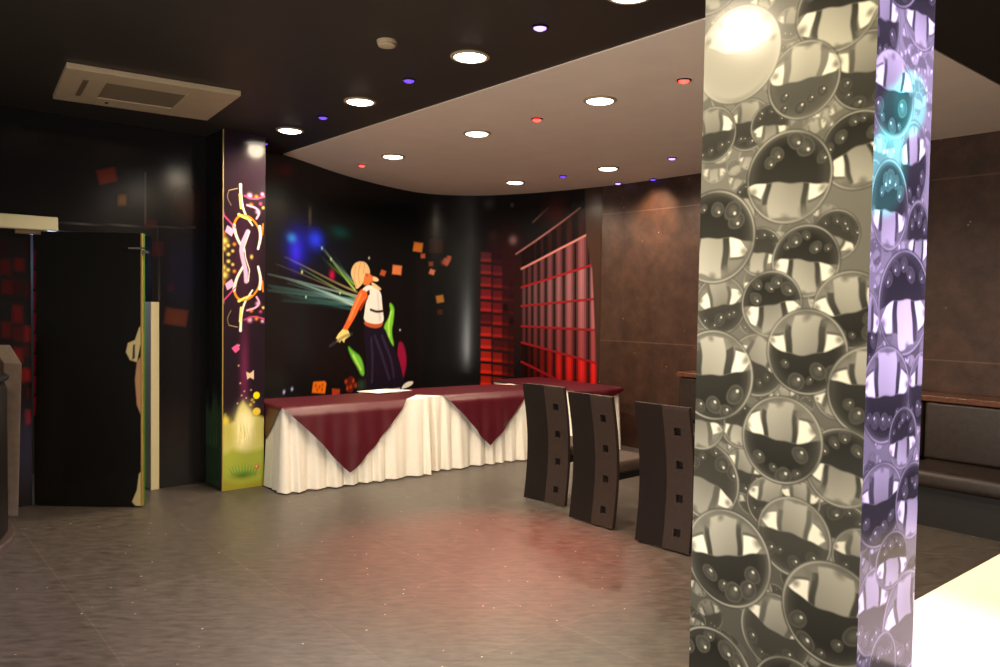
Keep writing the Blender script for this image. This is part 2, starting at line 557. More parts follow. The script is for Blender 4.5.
for k in range(8):  # same red reflection painted on along the hinge side of the leaf
    dc.poly([on_door(29, 250 + 21 * k), on_door(36, 250 + 21 * k), on_door(35, 268 + 21 * k), on_door(29, 268 + 21 * k)], rgb(96 + 8 * k, 20, 24), 0.012, 0.7)
dc.mesh('printed_face', M['print_gloss'], lambda s: (s, np.zeros_like(s)), door)
tag(MB().box(DL - 0.012, DL, 0.0, 0.014, 0.012, 2.075).build('edge_strip', M['yellow_edge'], leaf), 'yellow worn edge strip')
tag(MB().box(DL - 0.012, DL - 0.002, 0.014, 0.052, 0.012, 2.075).build('leaf_edge', M['green_edge'], leaf), 'green painted leaf edge')
tag(MB().box(DL - 0.10, DL + 0.02, -0.012, 0.0, 1.955, 1.968).box(DL - 0.0, DL + 0.045, -0.005, 0.02, 1.925, 1.945).build('latch', M['chrome'], leaf), 'chrome latch bar')

dcl = thing('door_closer', 'cream box shaped door closer fixed above the black door', 'door closer', (0.98, YL - 0.002, 2.135))
dcb = MB().rbox(-0.42, 0.26, -0.085, 0.0, -0.05, 0.055, 0.012).build('body', M['cream'], dcl)
MB().box(-0.02, 0.17, -0.07, -0.02, -0.085, -0.05).build('bracket', M['grille'], dcb, bevel=0.005)
MB().box(0.17, 0.19, -0.06, -0.03, -0.07, -0.03).build('arm_pivot', M['chrome'], dcb)

# ================================================================ BACK MURAL
MS0, MS1 = 0.02, None
OFF = curve + nrm * 0.004
def wall_s(px, py=300):
    """arc length where a sight line meets the bowed wall"""
    r = ray(px, py)
    c = OFF[:, 0] * r.y - OFF[:, 1] * r.x
    for i in range(len(c) - 2, -1, -1):
        if c[i] * c[i + 1] <= 0:
            t = c[i] / (c[i] - c[i + 1] + 1e-12)
            q = OFF[i] + (OFF[i + 1] - OFF[i]) * t
            Z = (q[0] * SU + q[1] * CU)
            return arc[i] + t * (arc[i + 1] - arc[i]), Z, r.z
    return None
def on_mural(px, py):
    w = wall_s(px, py)
    if w is None:
        w = (arc[-1], 9.0, ray(px, py).z) if px > 500 else (0.0, 7.2, ray(px, py).z)
    return (w[0], EYE + w[2] * w[1])
MS1 = wall_s(601)[0]
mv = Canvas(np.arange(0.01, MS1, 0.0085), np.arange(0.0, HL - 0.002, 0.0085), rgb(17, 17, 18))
def mp(pts): return [on_mural(*p) for p in pts]
# blue haze and the fan of light rays
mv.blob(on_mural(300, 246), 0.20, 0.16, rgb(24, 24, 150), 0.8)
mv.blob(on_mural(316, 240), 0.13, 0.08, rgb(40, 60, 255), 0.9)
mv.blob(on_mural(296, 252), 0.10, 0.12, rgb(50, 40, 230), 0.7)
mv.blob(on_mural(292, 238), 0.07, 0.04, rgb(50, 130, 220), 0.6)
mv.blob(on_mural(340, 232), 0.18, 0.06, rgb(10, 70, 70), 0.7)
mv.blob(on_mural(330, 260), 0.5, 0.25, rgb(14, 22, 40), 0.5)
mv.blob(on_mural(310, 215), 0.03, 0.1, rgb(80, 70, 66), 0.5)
for a, b, w, c, al in [((357, 296), (268, 274), .02, (170, 200, 200), .7), ((357, 300), (275, 288), .05, (110, 170, 170), .5), ((356, 305), (285, 297), .07, (90, 150, 150), .45),
                       ((355, 290), (323, 247), .022, (190, 220, 110), .9), ((354, 284), (330, 260), .05, (120, 190, 60), .55), ((357, 292), (285, 257), .014, (190, 170, 120), .75),
                       ((356, 296), (276, 264), .012, (150, 130, 110), .6), ((352, 280), (318, 244), .012, (120, 160, 220), .6), ((356, 303), (292, 281), .03, (150, 200, 200), .6),
                       ((356, 298), (300, 268), .016, (160, 210, 120), .6), ((357, 310), (300, 299), .05, (40, 90, 90), .5), ((356, 306), (320, 291), .04, (190, 225, 215), .55)]:
    if w > .025:
        for k in range(7):
            o = (k - 3) / 3 * w * 42
            mv.stroke(mp([(a[0], a[1] + o * .3), (b[0] + random.uniform(-8, 8), b[1] + o * 1.5)]), .012, rgb(*c), .006, soft=.02, alpha=al * random.uniform(.4, .9), a1=0.05)
    else:
        mv.stroke(mp([a, b]), w, rgb(*c), w * 0.3, soft=0.02, alpha=al, a1=0.1)
for p, r, c in [((332, 275), .045, (190, 20, 70)), ((369, 258), .012, (230, 230, 210)), ((322, 248), .014, (150, 200, 255)), ((302, 272), .014, (190, 210, 130)),
                ((306, 297), .012, (170, 220, 200)), ((331, 259), .014, (220, 240, 150)), ((400, 330), .012, (200, 200, 190)), ((340, 293), .014, (200, 230, 120))]:
    mv.blob(on_mural(*p), r, r, rgb(*c), 0.95)
# loose orange squares
for x, y, w, a, c in [(418, 247, 9, 8, (206, 118, 44)), (397, 270, 9, 6, (226, 128, 76)), (383, 273, 5, 20, (190, 90, 50)), (423, 256, 4, 0, (170, 90, 60)), (432, 272, 5, 20, (190, 110, 80)),
                      (446, 262, 6, 30, (170, 84, 60)), (449, 258, 4, 10, (150, 80, 60)), (440, 299, 7, -10, (150, 100, 44)), (431, 264, 4, 0, (120, 60, 40)), (440, 312, 5, 0, (60, 30, 20)), (436, 246, 14, 0, (44, 26, 22))]:
    ca, sa = math.cos(math.radians(a)), math.sin(math.radians(a))
    mv.poly(mp([(x + (sx * ca - sy * sa) * w / 2, y + (sx * sa + sy * ca) * w / 2) for sx, sy in ((-1, -1), (1, -1), (1, 1), (-1, 1))]), rgb(*c), 0.02)
# the dancing figure (zoom coordinates -> photo columns and rows)
def g(pts):
    if len(pts) > 4: pts = chaikin(pts)
    return mp([(310 + x / 4.167, 240 + y / 4.167) for x, y in pts])
def gh(pts): return mp([(310 + x / 4.167, 240 + y / 4.167) for x, y in pts])
def gl_(pts): return mp([(310 + x / 4.167, 240 + y / 4.167) for x, y in chaikin(pts, False)])
for pts, c in [([(330, 258), (352, 280), (348, 330), (338, 385), (352, 448), (332, 424), (308, 392), (308, 358), (330, 322), (336, 292)], (126, 214, 60)),
               ([(155, 438), (176, 460), (216, 490), (229, 562), (214, 566), (198, 530), (174, 492)], (110, 200, 60)),
               ([(368, 420), (390, 430), (404, 498), (394, 560), (384, 590), (372, 572), (364, 500)], (150, 24, 62)),
               ([(248, 580), (275, 572), (288, 600), (270, 622), (248, 610)], (150, 24, 56))]:
    mv.poly(g(pts), rgb(*c), 0.03)
mv.stroke(gl_([(338, 300), (326, 350), (330, 400)]), .03, rgb(196, 240, 110), soft=.02)
mv.stroke(gl_([(180, 480), (212, 540)]), .03, rgb(190, 236, 110), soft=.02)
mv.poly(g([(222, 345), (305, 348), (332, 420), (368, 480), (388, 570), (398, 606), (352, 628), (210, 632), (226, 580), (238, 500), (226, 420)]), rgb(27, 22, 36), 0.015)
for a in ([(270, 400), (300, 480), (330, 580)], [(300, 400), (340, 500), (350, 570)], [(255, 410), (262, 500), (258, 590)]):
    mv.stroke(gl_(a), .03, rgb(62, 52, 84), soft=.03, alpha=.7)
mv.poly(g([(378, 622), (390, 602), (408, 590), (430, 588), (428, 602), (402, 616)]), rgb(240, 234, 226), 0.012)
mv.poly(g([(226, 335), (308, 335), (298, 364), (262, 368), (226, 354)]), rgb(196, 92, 46), 0.012)          # waist
mv.poly(g([(222, 200), (204, 214), (184, 258), (160, 322), (134, 376), (122, 398), (112, 408), (120, 418), (140, 400), (158, 372), (188, 322), (216, 262), (246, 236), (250, 212)]), rgb(232, 108, 50), 0.012)  # arm
mv.stroke(gl_([(212, 225), (190, 272), (166, 330)]), .03, rgb(250, 160, 96), soft=.02, alpha=.8)
mv.stroke(gl_([(240, 235), (210, 290)]), .02, rgb(190, 60, 30), soft=.02, alpha=.8)
mv.poly(gh([(136, 372), (118, 392), (108, 410), (114, 412), (112, 424), (120, 422), (124, 428), (132, 416), (142, 428), (146, 414), (160, 404), (168, 398), (158, 376)]), rgb(244, 222, 132), 0.01)
mv.poly(g([(214, 208), (240, 186), (262, 192), (296, 214), (300, 262), (304, 300), (309, 344), (270, 352), (222, 338), (228, 300), (232, 262), (246, 234), (236, 212)]), rgb(244, 238, 232), 0.012)
mv.poly(g([(236, 214), (248, 206), (250, 226), (240, 236)]), rgb(60, 26, 20), 0.01)
mv.stroke(gl_([(282, 226), (286, 280), (292, 334)]), .03, rgb(196, 184, 186), soft=.03, alpha=.5)
mv.stroke(gl_([(252, 290), (278, 300), (304, 296)]), .03, rgb(40, 30, 30), soft=.012)
mv.poly(g([(222, 112), (244, 128), (254, 148), (268, 152), (286, 164), (270, 172), (256, 172), (246, 188), (226, 190), (212, 170)]), rgb(226, 122, 66), 0.01)
mv.poly(g([(206, 88), (184, 98), (170, 128), (172, 152), (186, 180), (192, 206), (206, 196), (222, 178), (226, 150), (236, 136), (252, 142), (246, 112), (230, 92)]), rgb(238, 196, 138), 0.012)
mv.poly(g([(262, 152), (278, 156), (288, 166), (280, 174), (262, 170)]), rgb(240, 208, 160), 0.01)
mv.poly(g([(252, 172), (282, 190), (300, 206), (286, 210), (262, 196)]), rgb(240, 200, 150), 0.01)
for a in ([(190, 110), (182, 160), (196, 196)], [(210, 96), (200, 140), (206, 180)], [(228, 100), (222, 140)]):
    mv.stroke(gl_(a), .012, rgb(176, 112, 62), soft=.012, alpha=.7)
mv.stroke(gl_([(232, 140), (240, 150)]), .012, rgb(90, 40, 24), soft=.01)
# dice, ball and pale floor marks of the print
mv.poly(gh([(14, 592), (60, 588), (68, 596), (62, 640), (8, 636)]), rgb(226, 112, 22), 0.015)
for p in ((24, 606), (40, 612), (52, 604), (30, 624), (50, 624)):
    mv.blob(g([p])[0], .018, .018, rgb(120, 44, 8), .9)
mv.poly(g([(92, 620), (124, 622), (124, 650), (92, 650)]), rgb(170, 60, 24), 0.02)
mv.disc(g([(168, 602)])[0], .085, .095, rgb(84, 26, 20), .2)
for p in ((150, 590), (180, 586), (170, 612), (190, 606), (156, 618)):
    mv.blob(g([p])[0], .022, .022, rgb(196, 70, 30), .9)
mv.blob(g([(212, 606)])[0], .08, .06, rgb(60, 80, 60), .6)
mv.stroke(gl_([(206, 640), (300, 632), (372, 622)]), .03, rgb(226, 216, 206), soft=.02)
for p in ((284, 392), (292, 389)):
    mv.blob(on_mural(*p), .016, .016, rgb(190, 190, 250), .95)
mv.stroke(mp([(330, 346), (345, 336), (352, 334)]), .03, rgb(50, 60, 66), soft=.03, alpha=.7)
# wall of red cubes at the right
mv.blob(on_mural(505, 300), .35, .9, rgb(40, 14, 16), .8, 4)
for k in range(11):
    y = 252 + 12.4 * k
    t = k / 10
    for x0, x1, br in ((481, 491, 1.0), (493, 502, .8), (503, 508, .45), (509.5, 513.5, .35)):
        if br < .5 and k < 2: continue
        if (k + int(x0)) % 7 == 3: br *= .55
        br *= .72
        c = ((96 + 128 * t) * br, (36 + 30 * abs(t - .35)) * br * .8, (34 - 20 * t) * br + 8)
        y_, h = y + (x0 - 481) * .1, 10
        mv.poly(mp([(x0, y_), (x1, y_ + .8), (x1, y_ + h), (x0, y_ + h - .6)]), rgb(*[max(0, v) for v in c]), .02, .95)
        mv.stroke(mp([(x0 + 1, y_ + h - 2), (x1 - 1, y_ + h - 1.6)]), .03, rgb(min(255, c[0] * 1.5 + 10), c[1] * 1.2 + 6, c[2]), soft=.03, alpha=.7)
cols = [521.5, 527, 532.5, 539, 546, 554.5, 564, 575.5, 589, 598.5]
rowsL = [(514, 255), (521, 269), (521, 287.5), (521.5, 306), (519, 326), (516, 341), (514, 358), (512, 376), (510, 394)]
rowsR = [(590, 203), (590, 233), (592, 265), (593, 299), (595, 330), (596, 363), (597, 400), (598, 436), (599, 470)]
def row_y(k, x):
    (xa, ya), (xb, yb) = rowsL[k], rowsR[k]
    return ya + (yb - ya) * (x - xa) / (xb - xa)
toprow = [(52, 26, 28), (104, 58, 62), (130, 82, 86), (132, 76, 80), (122, 54, 58), (172, 28, 26), (188, 16, 16), (140, 10, 12)]
for k in range(8):
    for j in range(len(cols) - 1):
        x0, x1 = cols[j] + .2, cols[j + 1] - .2
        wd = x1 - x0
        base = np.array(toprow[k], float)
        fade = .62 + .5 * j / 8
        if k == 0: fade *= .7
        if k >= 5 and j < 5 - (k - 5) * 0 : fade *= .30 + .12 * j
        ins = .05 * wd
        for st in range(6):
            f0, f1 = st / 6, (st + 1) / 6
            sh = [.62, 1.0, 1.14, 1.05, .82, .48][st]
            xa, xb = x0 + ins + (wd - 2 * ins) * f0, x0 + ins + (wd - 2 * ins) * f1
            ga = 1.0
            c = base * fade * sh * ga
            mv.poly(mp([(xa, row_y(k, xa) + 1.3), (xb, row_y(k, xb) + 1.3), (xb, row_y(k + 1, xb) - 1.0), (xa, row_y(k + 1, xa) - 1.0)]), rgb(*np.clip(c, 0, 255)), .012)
for k in range(1, 8):
    a, b = (521.5, row_y(k, 521.5)), (597, row_y(k, 597))
    mv.stroke(mp([a, ((a[0] + b[0]) / 2, (a[1] + b[1]) / 2), b]), .022, rgb(*((190, 120, 116) if k < 2 else (150, 22, 34))), soft=.015, alpha=.85)
mv.stroke(mp([(516, 254), (548, 232), (580, 208)]), .02, rgb(130, 84, 84), soft=.015, alpha=.85)
mv.stroke(mp([(533, 222), (548, 208)]), .02, rgb(84, 60, 60), soft=.015, alpha=.8)
for x, y, r, c in [(513, 240, .05, (110, 84, 84)), (489, 204, .06, (58, 60, 56)), (493, 236, .06, (44, 30, 30)), (556, 208, .16, (60, 26, 26)), (444, 262, .03, (120, 70, 60)), (512, 205, .02, (90, 90, 84))]:
    mv.blob(on_mural(x, y), r, r, rgb(*c), .7)
# the print ends in plain brown past the cubes
mv.poly(mp([(584, 150), (586, 236), (592, 270), (598, 400), (600, 470), (606, 470), (606, 150)]), rgb(58, 40, 32), .02)
def mural_pos(s):
    return np.interp(s, arc, OFF[:, 0]), np.interp(s, arc, OFF[:, 1])
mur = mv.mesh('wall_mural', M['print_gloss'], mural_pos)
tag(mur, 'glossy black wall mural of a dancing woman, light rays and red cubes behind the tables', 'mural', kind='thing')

# ================================================================ PILLARS
def pillar_core(x0, x1, y0, y1, parent):
    return MB().box(x0 + .003, x1, y0 + .003, y1, 0, H - .001).build('core', M['black'], parent)

# ---- slim painted pillar at the left end of the tables
LX0, LX1, LY0, LY1 = 2.375, 2.735, 6.38, 6.775
lp = thing('square_pillar', 'slim dark pillar with neon butterfly and meadow print beside the left end of the tables', 'pillar', (0, 0, 0))
tag(lp, kind='thing')
MB().box(LX0 + .003, LX1, LY0 + .003, LY1, 0, H - .001).build('core', M['black'], lp)
fc = Canvas(np.arange(LX0, LX1 + .001, .0042), np.concatenate([np.arange(0, 2.975, .0052), [H - .001]]), rgb(34, 24, 32))
def on_lp(px, py):
    r = ray(px, py); t = LY0 / r.y
    return (r.x * t, EYE + r.z * t)
def z4(pts): return [on_lp(x * .27, 170 + y * .27) for x, y in pts]
def z5(pts): return [on_lp(x * .27, 340 + y * .27) for x, y in pts]
Yw, Or, Pk, Wh, Mg = rgb(250, 220, 110), rgb(236, 140, 30), rgb(240, 170, 210), rgb(252, 244, 220), rgb(190, 70, 120)
fc.blob(z4([(900, 320)])[0], .12, .42, rgb(66, 34, 52), .7)
for flip in (0, 1):
    def q(pts, c=None):
        if len(pts) == 4 and c is None and False: pass
        return z4([(x, 650 - y if flip else y) for x, y in (chaikin(pts, False) if len(pts) > 2 and c is None else pts)])
    fc.stroke(q([(891, 55), (893, 110), (905, 160), (935, 205)]), .022, Wh, .01, soft=.006)
    fc.stroke(q([(889, 90), (893, 140)]), .018, Yw, soft=.006)
    fc.stroke(q([(868, 230), (868, 190), (890, 165), (925, 172), (955, 205), (968, 250)]), .018, Or, .012, soft=.006)
    fc.stroke(q([(866, 205), (876, 250), (905, 300)]), .024, Wh, .016, soft=.008)
    fc.stroke(q([(885, 165), (905, 176), (930, 186)]), .024, Yw, .01, soft=.006)
    fc.stroke(q([(822, 160), (850, 190), (872, 215)]), .014, Mg, .01, soft=.006)
    fc.poly(q([(842, 205), (868, 222), (858, 246), (834, 228)], 1), Pk, .005)
    fc.stroke(q([(962, 210), (966, 250), (956, 292)]), .024, Wh, .016, soft=.006)
    fc.stroke(q([(974, 200), (972, 240)]), .01, Or, soft=.006)
    for x, y, r, c in [(925, 95, .018, Pk), (950, 100, .014, Or), (972, 90, .012, Pk), (965, 125, .012, Mg), (955, 155, .016, Pk), (930, 130, .014, Or), (975, 140, .01, Yw), (822, 160, .014, Pk)]:
        fc.blob(q([(x, y)])[0], r, r, c, .95)
    fc.stroke(q([(905, 95), (940, 110), (980, 98)]), .012, Mg, soft=.006)
    fc.stroke(q([(915, 130), (950, 140), (962, 160), (950, 180)]), .014, Pk, soft=.006)
    fc.stroke(q([(848, 75), (880, 68)]), .004, rgb(200, 170, 120), soft=.004)
    fc.stroke(q([(848, 75), (840, 100), (856, 130)]), .004, rgb(160, 130, 100), soft=.004)
    for x, y, r in [(824, 235, .02), (830, 262, .026), (826, 290, .02), (845, 280, .012), (868, 275, .012), (862, 300, .01), (846, 312, .012)]:
        fc.blob(z4([(x, 650 - y if flip else y)])[0], r, r, Or if y % 2 else Yw, .95)
fc.stroke(z4(chaikin([(918, 228), (892, 285), (898, 325), (910, 370), (912, 412)], False)), .034, rgb(216, 170, 206), soft=.008)
fc.stroke(z4([(925, 228), (905, 285), (910, 325), (924, 370), (920, 412)]), .006, Wh, soft=.005)
fc.blob(z4([(932, 322)])[0], .01, .014, Yw, .9)
# lower meadow
fc.blob(z5([(905, 120)])[0], .035, .34, rgb(110, 40, 80), .75)
fc.poly(z5([(858, 30), (880, 14), (888, 34), (872, 48)]), rgb(226, 90, 150), .006)
fc.poly(z5([(912, 118), (926, 124), (940, 112), (940, 146), (926, 138), (916, 146)]), rgb(230, 190, 160), .006)
for x, y in [(884, 95), (890, 160), (930, 185), (885, 20), (895, 205), (912, 215), (905, 190), (880, 235)]:
    fc.blob(z5([(x, y)])[0], .006, .006, rgb(240, 190, 160), .95)
fc.poly(z5([(820, 300), (834, 275), (848, 310), (870, 300), (884, 250), (900, 225), (915, 245), (940, 280), (960, 280), (985, 290), (985, 575), (820, 575)]), rgb(196, 190, 104), .03)
fc.blob(z5([(905, 330)])[0], .085, .17, rgb(252, 240, 190), .95, 3)
fc.blob(z5([(845, 340)])[0], .05, .10, rgb(170, 160, 70), .6)
fc.poly(z5([(820, 430), (860, 405), (910, 415), (985, 400), (985, 575), (820, 575)]), rgb(150, 164, 52), .05, .85)
fc.poly(z5([(820, 520), (900, 535), (985, 515), (985, 580), (820, 580)]), rgb(150, 140, 40), .05, .85)
fc.blob(z5([(900, 500)])[0], .09, .03, rgb(40, 60, 20), .75)
for x in range(862, 950, 9):
    fc.stroke(z5([(x, 500), (x + (x - 905) * .35, 455 + abs(x - 905) * .4)]), .010, rgb(70, 150, 60), .003, soft=.005)
fc.blob(z5([(952, 470)])[0], .022, .018, rgb(200, 70, 50), .95, 4)
fc.blob(z5([(950, 468)])[0], .007, .007, rgb(250, 220, 200), .9)
fc.disc(z5([(950, 205)])[0], .028, .03, rgb(236, 216, 20), .2)
fc.disc(z5([(950, 265)])[0], .034, .032, rgb(220, 186, 60), .2)
for x, y, r in [(928, 240, .012), (934, 222, .01), (922, 262, .01), (836, 300, .03), (940, 230, .008)]:
    fc.blob(z5([(x, y)])[0], r, r, rgb(230, 200, 70), .9)
for k in range(60):
    x = 822 + 160 * random.random(); y = 290 + 60 * random.random()
    fc.stroke(z5([(x, y + 40), (x + random.uniform(-8, 8), y - 10)]), .006, rgb(200, 190, 90), .002, soft=.004, alpha=.5)
fc.mesh('front_panel', M['print_pillar'], lambda s: (s, np.full_like(s, LY0)), lp)
sc_ = Canvas(np.arange(LY0, LY1, .006), np.concatenate([np.arange(0, 2.975, .008), [H - .001]]), rgb(16, 15, 15))
sc_.poly([(LY0, 0), (LY1, 0), (LY1, .70), (6.65, .62), (6.55, .78), (6.46, .66), (LY0, .80)], rgb(44, 72, 50), .06, .8)
for k in range(30):
    y = LY0 + .39 * random.random()
    sc_.stroke([(y, .35), (y + random.uniform(-.03, .03), .6 + .3 * random.random())], .012, rgb(70, 96, 60), .003, soft=.01, alpha=.5)
for k in range(26):
    y = LY0 + .3 * random.random(); z = 1.2 + 1.1 * random.random()
    sc_.stroke([(y, z), (y + random.uniform(-.02, .02), z + .2)], .006, rgb(74, 66, 54), .003, soft=.006, alpha=.5)
sc_.mesh('side_panel', M['print_pillar'], lambda s: (np.full_like(s, LX0), s), lp)
tag(MB().box(LX0 - .004, LX0 + .004, LY0 - .004, LY0 + .004, 0, H - .002).build('corner_bead', M['yellow_edge'], lp), 'worn pale corner edge')

# ---- big foreground pillar wrapped in chrome bubbles
BX0, BX1, BY0, BY1 = 1.604, 1.880, 0.740, 1.156
bp_ = thing('square_pillar', 'large square pillar in front wrapped in glossy chrome bubble print', 'pillar', (0, 0, 0))
tag(bp_, kind='thing')
MB().box(BX0 + .003, BX1, BY0 + .003, BY1, 0, H - .001).build('core', M['black'], bp_)
zlow = np.arange(0, .6, .02); zmid = np.arange(.6, 2.45, .0017); zhi = np.concatenate([np.arange(2.45, 2.97, .012), [H - .001]])
zz = np.concatenate([zlow, zmid, zhi])
G = lambda v: np.array([v * 1.0, v * .96, v * .80])

def ball(cv, c, rx, rz, dark='down', rot=0.0, tone=1.0, bub=5, seed=0, quad=True, base=.24, trap=.33, dk=.03):
    """one chrome bubble of the print: pale half with a window shape, dark half with small bubbles"""
    w = cv._win(c[0] - rx * 1.06, c[0] + rx * 1.06, c[1] - rz * 1.06, c[1] + rz * 1.06)
    X, Y = np.meshgrid(cv.s[w[1]], cv.z[w[0]])
    if X.size == 0: return
    a0, b0 = (X - c[0]) / rx, (Y - c[1]) / rz
    rr = np.sqrt(a0 ** 2 + b0 ** 2)
    cr, sr = math.cos(rot), math.sin(rot)
    a, b = a0 * cr + b0 * sr, -a0 * sr + b0 * cr
    if dark == 'up': b = -b
    q_ = np.random.default_rng(seed + 9)
    f1, f2, f3, f4 = q_.uniform(0, 6.28, 4)
    a, b = a + .045 * np.sin(3.1 * b + f1) + .015 * np.sin(9 * b + f3), b + .05 * np.sin(2.7 * a + f2) + .014 * np.sin(11 * a + f4)
    legw, hwb, qh = q_.uniform(.12, .2), q_.uniform(.24, .36), q_.uniform(.40, .58)
    px = 1 / (rx / .0022)
    sm = lambda x: np.clip(.5 + x / (2.2 * px), 0, 1)
    v = np.full(X.shape, base * tone) * (1 - .25 * rr ** 3)
    def over(v, m, val): return v * (1 - m) + m * val
    edge = .02 + q_.uniform(.0, .26) * a * a - q_.uniform(-.08, .1)
    dm = sm(edge - b)
    if quad:
        hw = hwb + .12 * b - .10 * b * b
        leg = dk * 1.5 + .05 * np.clip(b, 0, 1)
        v = over(v, sm(hw + legw - np.abs(a)) * sm(.66 + .1 * np.sin(5 * a + f1) - b) * sm(b - edge), leg * tone)
        trapm = sm(hw - np.abs(a)) * sm(b - edge + .02)
        v = over(v, trapm * sm(.84 + .05 * np.sin(6 * a + f2) - b), (trap * (.82 + .18 * np.sin(2 * a + f3)) + .16 * b) * tone)
        aa = np.abs(a) - .10 * b
        wq = .40 - .22 * np.abs(b - .22) / .3
        v = over(v, sm(aa - (hw + legw)) * sm(hw + legw + np.clip(wq, .02, 1) - aa) * sm(b - (edge - .12)) * sm(qh - .3 * (aa - .5) - b), .86 * tone)
        v = over(v, sm(aa - (hw + legw - .02)) * sm(hw + legw + .34 - aa) * sm(.025 - np.abs(b - qh - .03 + .3 * (aa - .5))), leg * 1.6 * tone)
    v = over(v, dm, dk * .6 * tone + .015 * np.clip(b + 1, 0, 1) * tone + .055 * tone * np.clip((rr - .62) / .38, 0, 1) ** 1.6)
    r_ = np.random.default_rng(seed + 100)
    for k in range(bub):
        th = -PI / 2 + (k - (bub - 1) / 2) * .5 + r_.uniform(-.14, .14)
        rad = r_.uniform(.5, .82); br = r_.uniform(.08, .2)
        ca, cb = rad * math.cos(th), rad * math.sin(th)
        d = np.sqrt((a - ca) ** 2 + (b - cb) ** 2) / br
        v = over(v, sm((1 - d) * br), (.04 + .07 * np.clip(1 - d, 0, 1)) * tone)
        v = over(v, sm((1.06 - d) * br) * sm((d - .88) * br) * .5, .15 * tone)
        dh = np.sqrt((a - ca + br * .3) ** 2 + (b - cb - br * .35) ** 2) / (br * .22)
        v = over(v, np.clip(1.2 - dh, 0, 1), .75 * tone)
    for k in range(5):
        th = PI / 2 + (k - 2) * .62 + r_.uniform(-.1, .1)
        ca, cb = .84 * math.cos(th), .84 * math.sin(th)
        d = np.sqrt((a - ca) ** 2 + (b - cb) ** 2) / r_.uniform(.08, .14)
        v = over(v, np.clip(1.3 - d, 0, 1) * .8, .16 * tone)
    # glassy rim
    v = over(v, np.clip((rr - .84) / .12, 0, 1) * .5, base * (.45 + .4 * np.sin(np.arctan2(b0, a0) * 2 + f2)) * tone)
    v = over(v, sm(.014 - np.abs(rr - .955)) * (.25 + .55 * np.abs(np.sin(np.arctan2(b0, a0) * 1.5 + f1))), .50 * tone)
    v = over(v, sm(rr - .982) * .8, .06 * tone)
    al = sm(1.0 - rr)[..., None]
    cv.c[w] = cv.c[w] * (1 - al) + al * (v[..., None] * np.array([1, .96, .80]))

def bubbles_bg(cv, s0, s1, seed, n=260, rmin=.016, rmax=.05, asp=1.0):
    r_ = np.random.default_rng(seed)
    for k in range(n):
        rz = rmin + (rmax - rmin) * (1 - k / n) * r_.uniform(.6, 1)
        c = (r_.uniform(s0, s1), r_.uniform(.55, 2.5))
        ball(cv, c, rz * asp, rz, 'up' if r_.random() < .5 else 'down', r_.uniform(-.5, .5), tone=r_.uniform(.75, 1.3), bub=2, seed=k, quad=rz > .022, base=r_.uniform(.2, .5), dk=.08)
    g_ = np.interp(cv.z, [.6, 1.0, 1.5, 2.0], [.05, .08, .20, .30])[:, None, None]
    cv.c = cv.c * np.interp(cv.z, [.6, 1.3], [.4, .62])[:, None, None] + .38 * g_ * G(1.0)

fs_ = np.arange(BY0, BY1 + .0015, .0017)
pf = Canvas(fs_, zz, G(.12))
def on_bf(px, py):
    r = ray(px, py); t = BX0 / r.x
    return (r.y * t, EYE + r.z * t, t)
bubbles_bg(pf, BY0, BY1, 3)
def B(px, py, rpx, dark, rot=0.0, **k):
    c = on_bf(px, py); r = rpx * c[2] / FPX
    ball(pf, c[:2], r, r, dark, rot, seed=int(px * 3 + py), **k)
for args in [(760, 252, 25, 'up', .2), (757, 365, 32, 'down', .4), (745, 470, 26, 'down', 0), (770, 503, 27, 'down', .1), (705, 480, 40, 'up', .3), (840, 540, 40, 'up', .2), (720, 305, 30, 'down', -.2),
             (835, 235, 26, 'up', .5), (750, 200, 20, 'up', .2), (748, 125, 26, 'down', .1), (712, 135, 28, 'down', 0), (770, 125, 22, 'up', 0), (838, 395, 26, 'up', .1), (800, 500, 22, 'down', 0),
             (750, 590, 26, 'down', .2), (775, 632, 40, 'down', .2), (740, 425, 24, 'up', .1), (868, 70, 40, 'down', .2), (862, 560, 32, 'down', 0), (700, 420, 30, 'up', 0)]:
    B(*args, tone=.9, dk=.07)
for x, y, r, d, rot, kw in [
        (837, 8, 44, 'up', .0, dict(trap=.40)), (803, 80, 39, 'down', .05, dict(dk=.12, trap=.55)), (858, 150, 40, 'up', -.2, {}), (788, 177, 47, 'up', .05, {}), (714, 237, 47, 'up', .15, dict(trap=.46)),
        (805, 261, 37, 'up', .05, {}), (771, 304, 34, 'up', -.1, {}), (850, 310, 40, 'down', -.15, {}), (806, 352, 44, 'down', .0, {}), (713, 375, 46, 'down', -.1, dict(trap=.44)),
        (872, 393, 48, 'down', 0, {}), (842, 468, 41, 'up', .12, {}), (781, 440, 45, 'down', -.03, {}), (793, 537, 41, 'down', .1, dict(dk=.07)), (727, 558, 50, 'down', -.18, dict(trap=.34)),
        (830, 614, 54, 'down', .1, dict(trap=.32)), (712, 674, 48, 'up', .0, dict(dk=.02)), (790, 700, 44, 'up', 0, {})]:
    B(x, y, r, d, rot, **kw)
# the large pale bubble at the top
c = on_bf(737, 55); r = 48 * c[2] / FPX
ball(pf, c[:2], r, r, 'down', .1, quad=False, base=.72, dk=.62, bub=0)
pf.blob((c[0], c[1] + r * .72), r * .55, r * .14, G(.20), .5)
B(712, -30, 44, 'up', .1); B(780, -55, 50, 'down', 0); B(860, -80, 46, 'up', .1); B(705, -120, 50, 'down', 0)
pf.mesh('front_panel', M['print_pillar'], lambda s: (np.full_like(s, BX0), s), bp_)

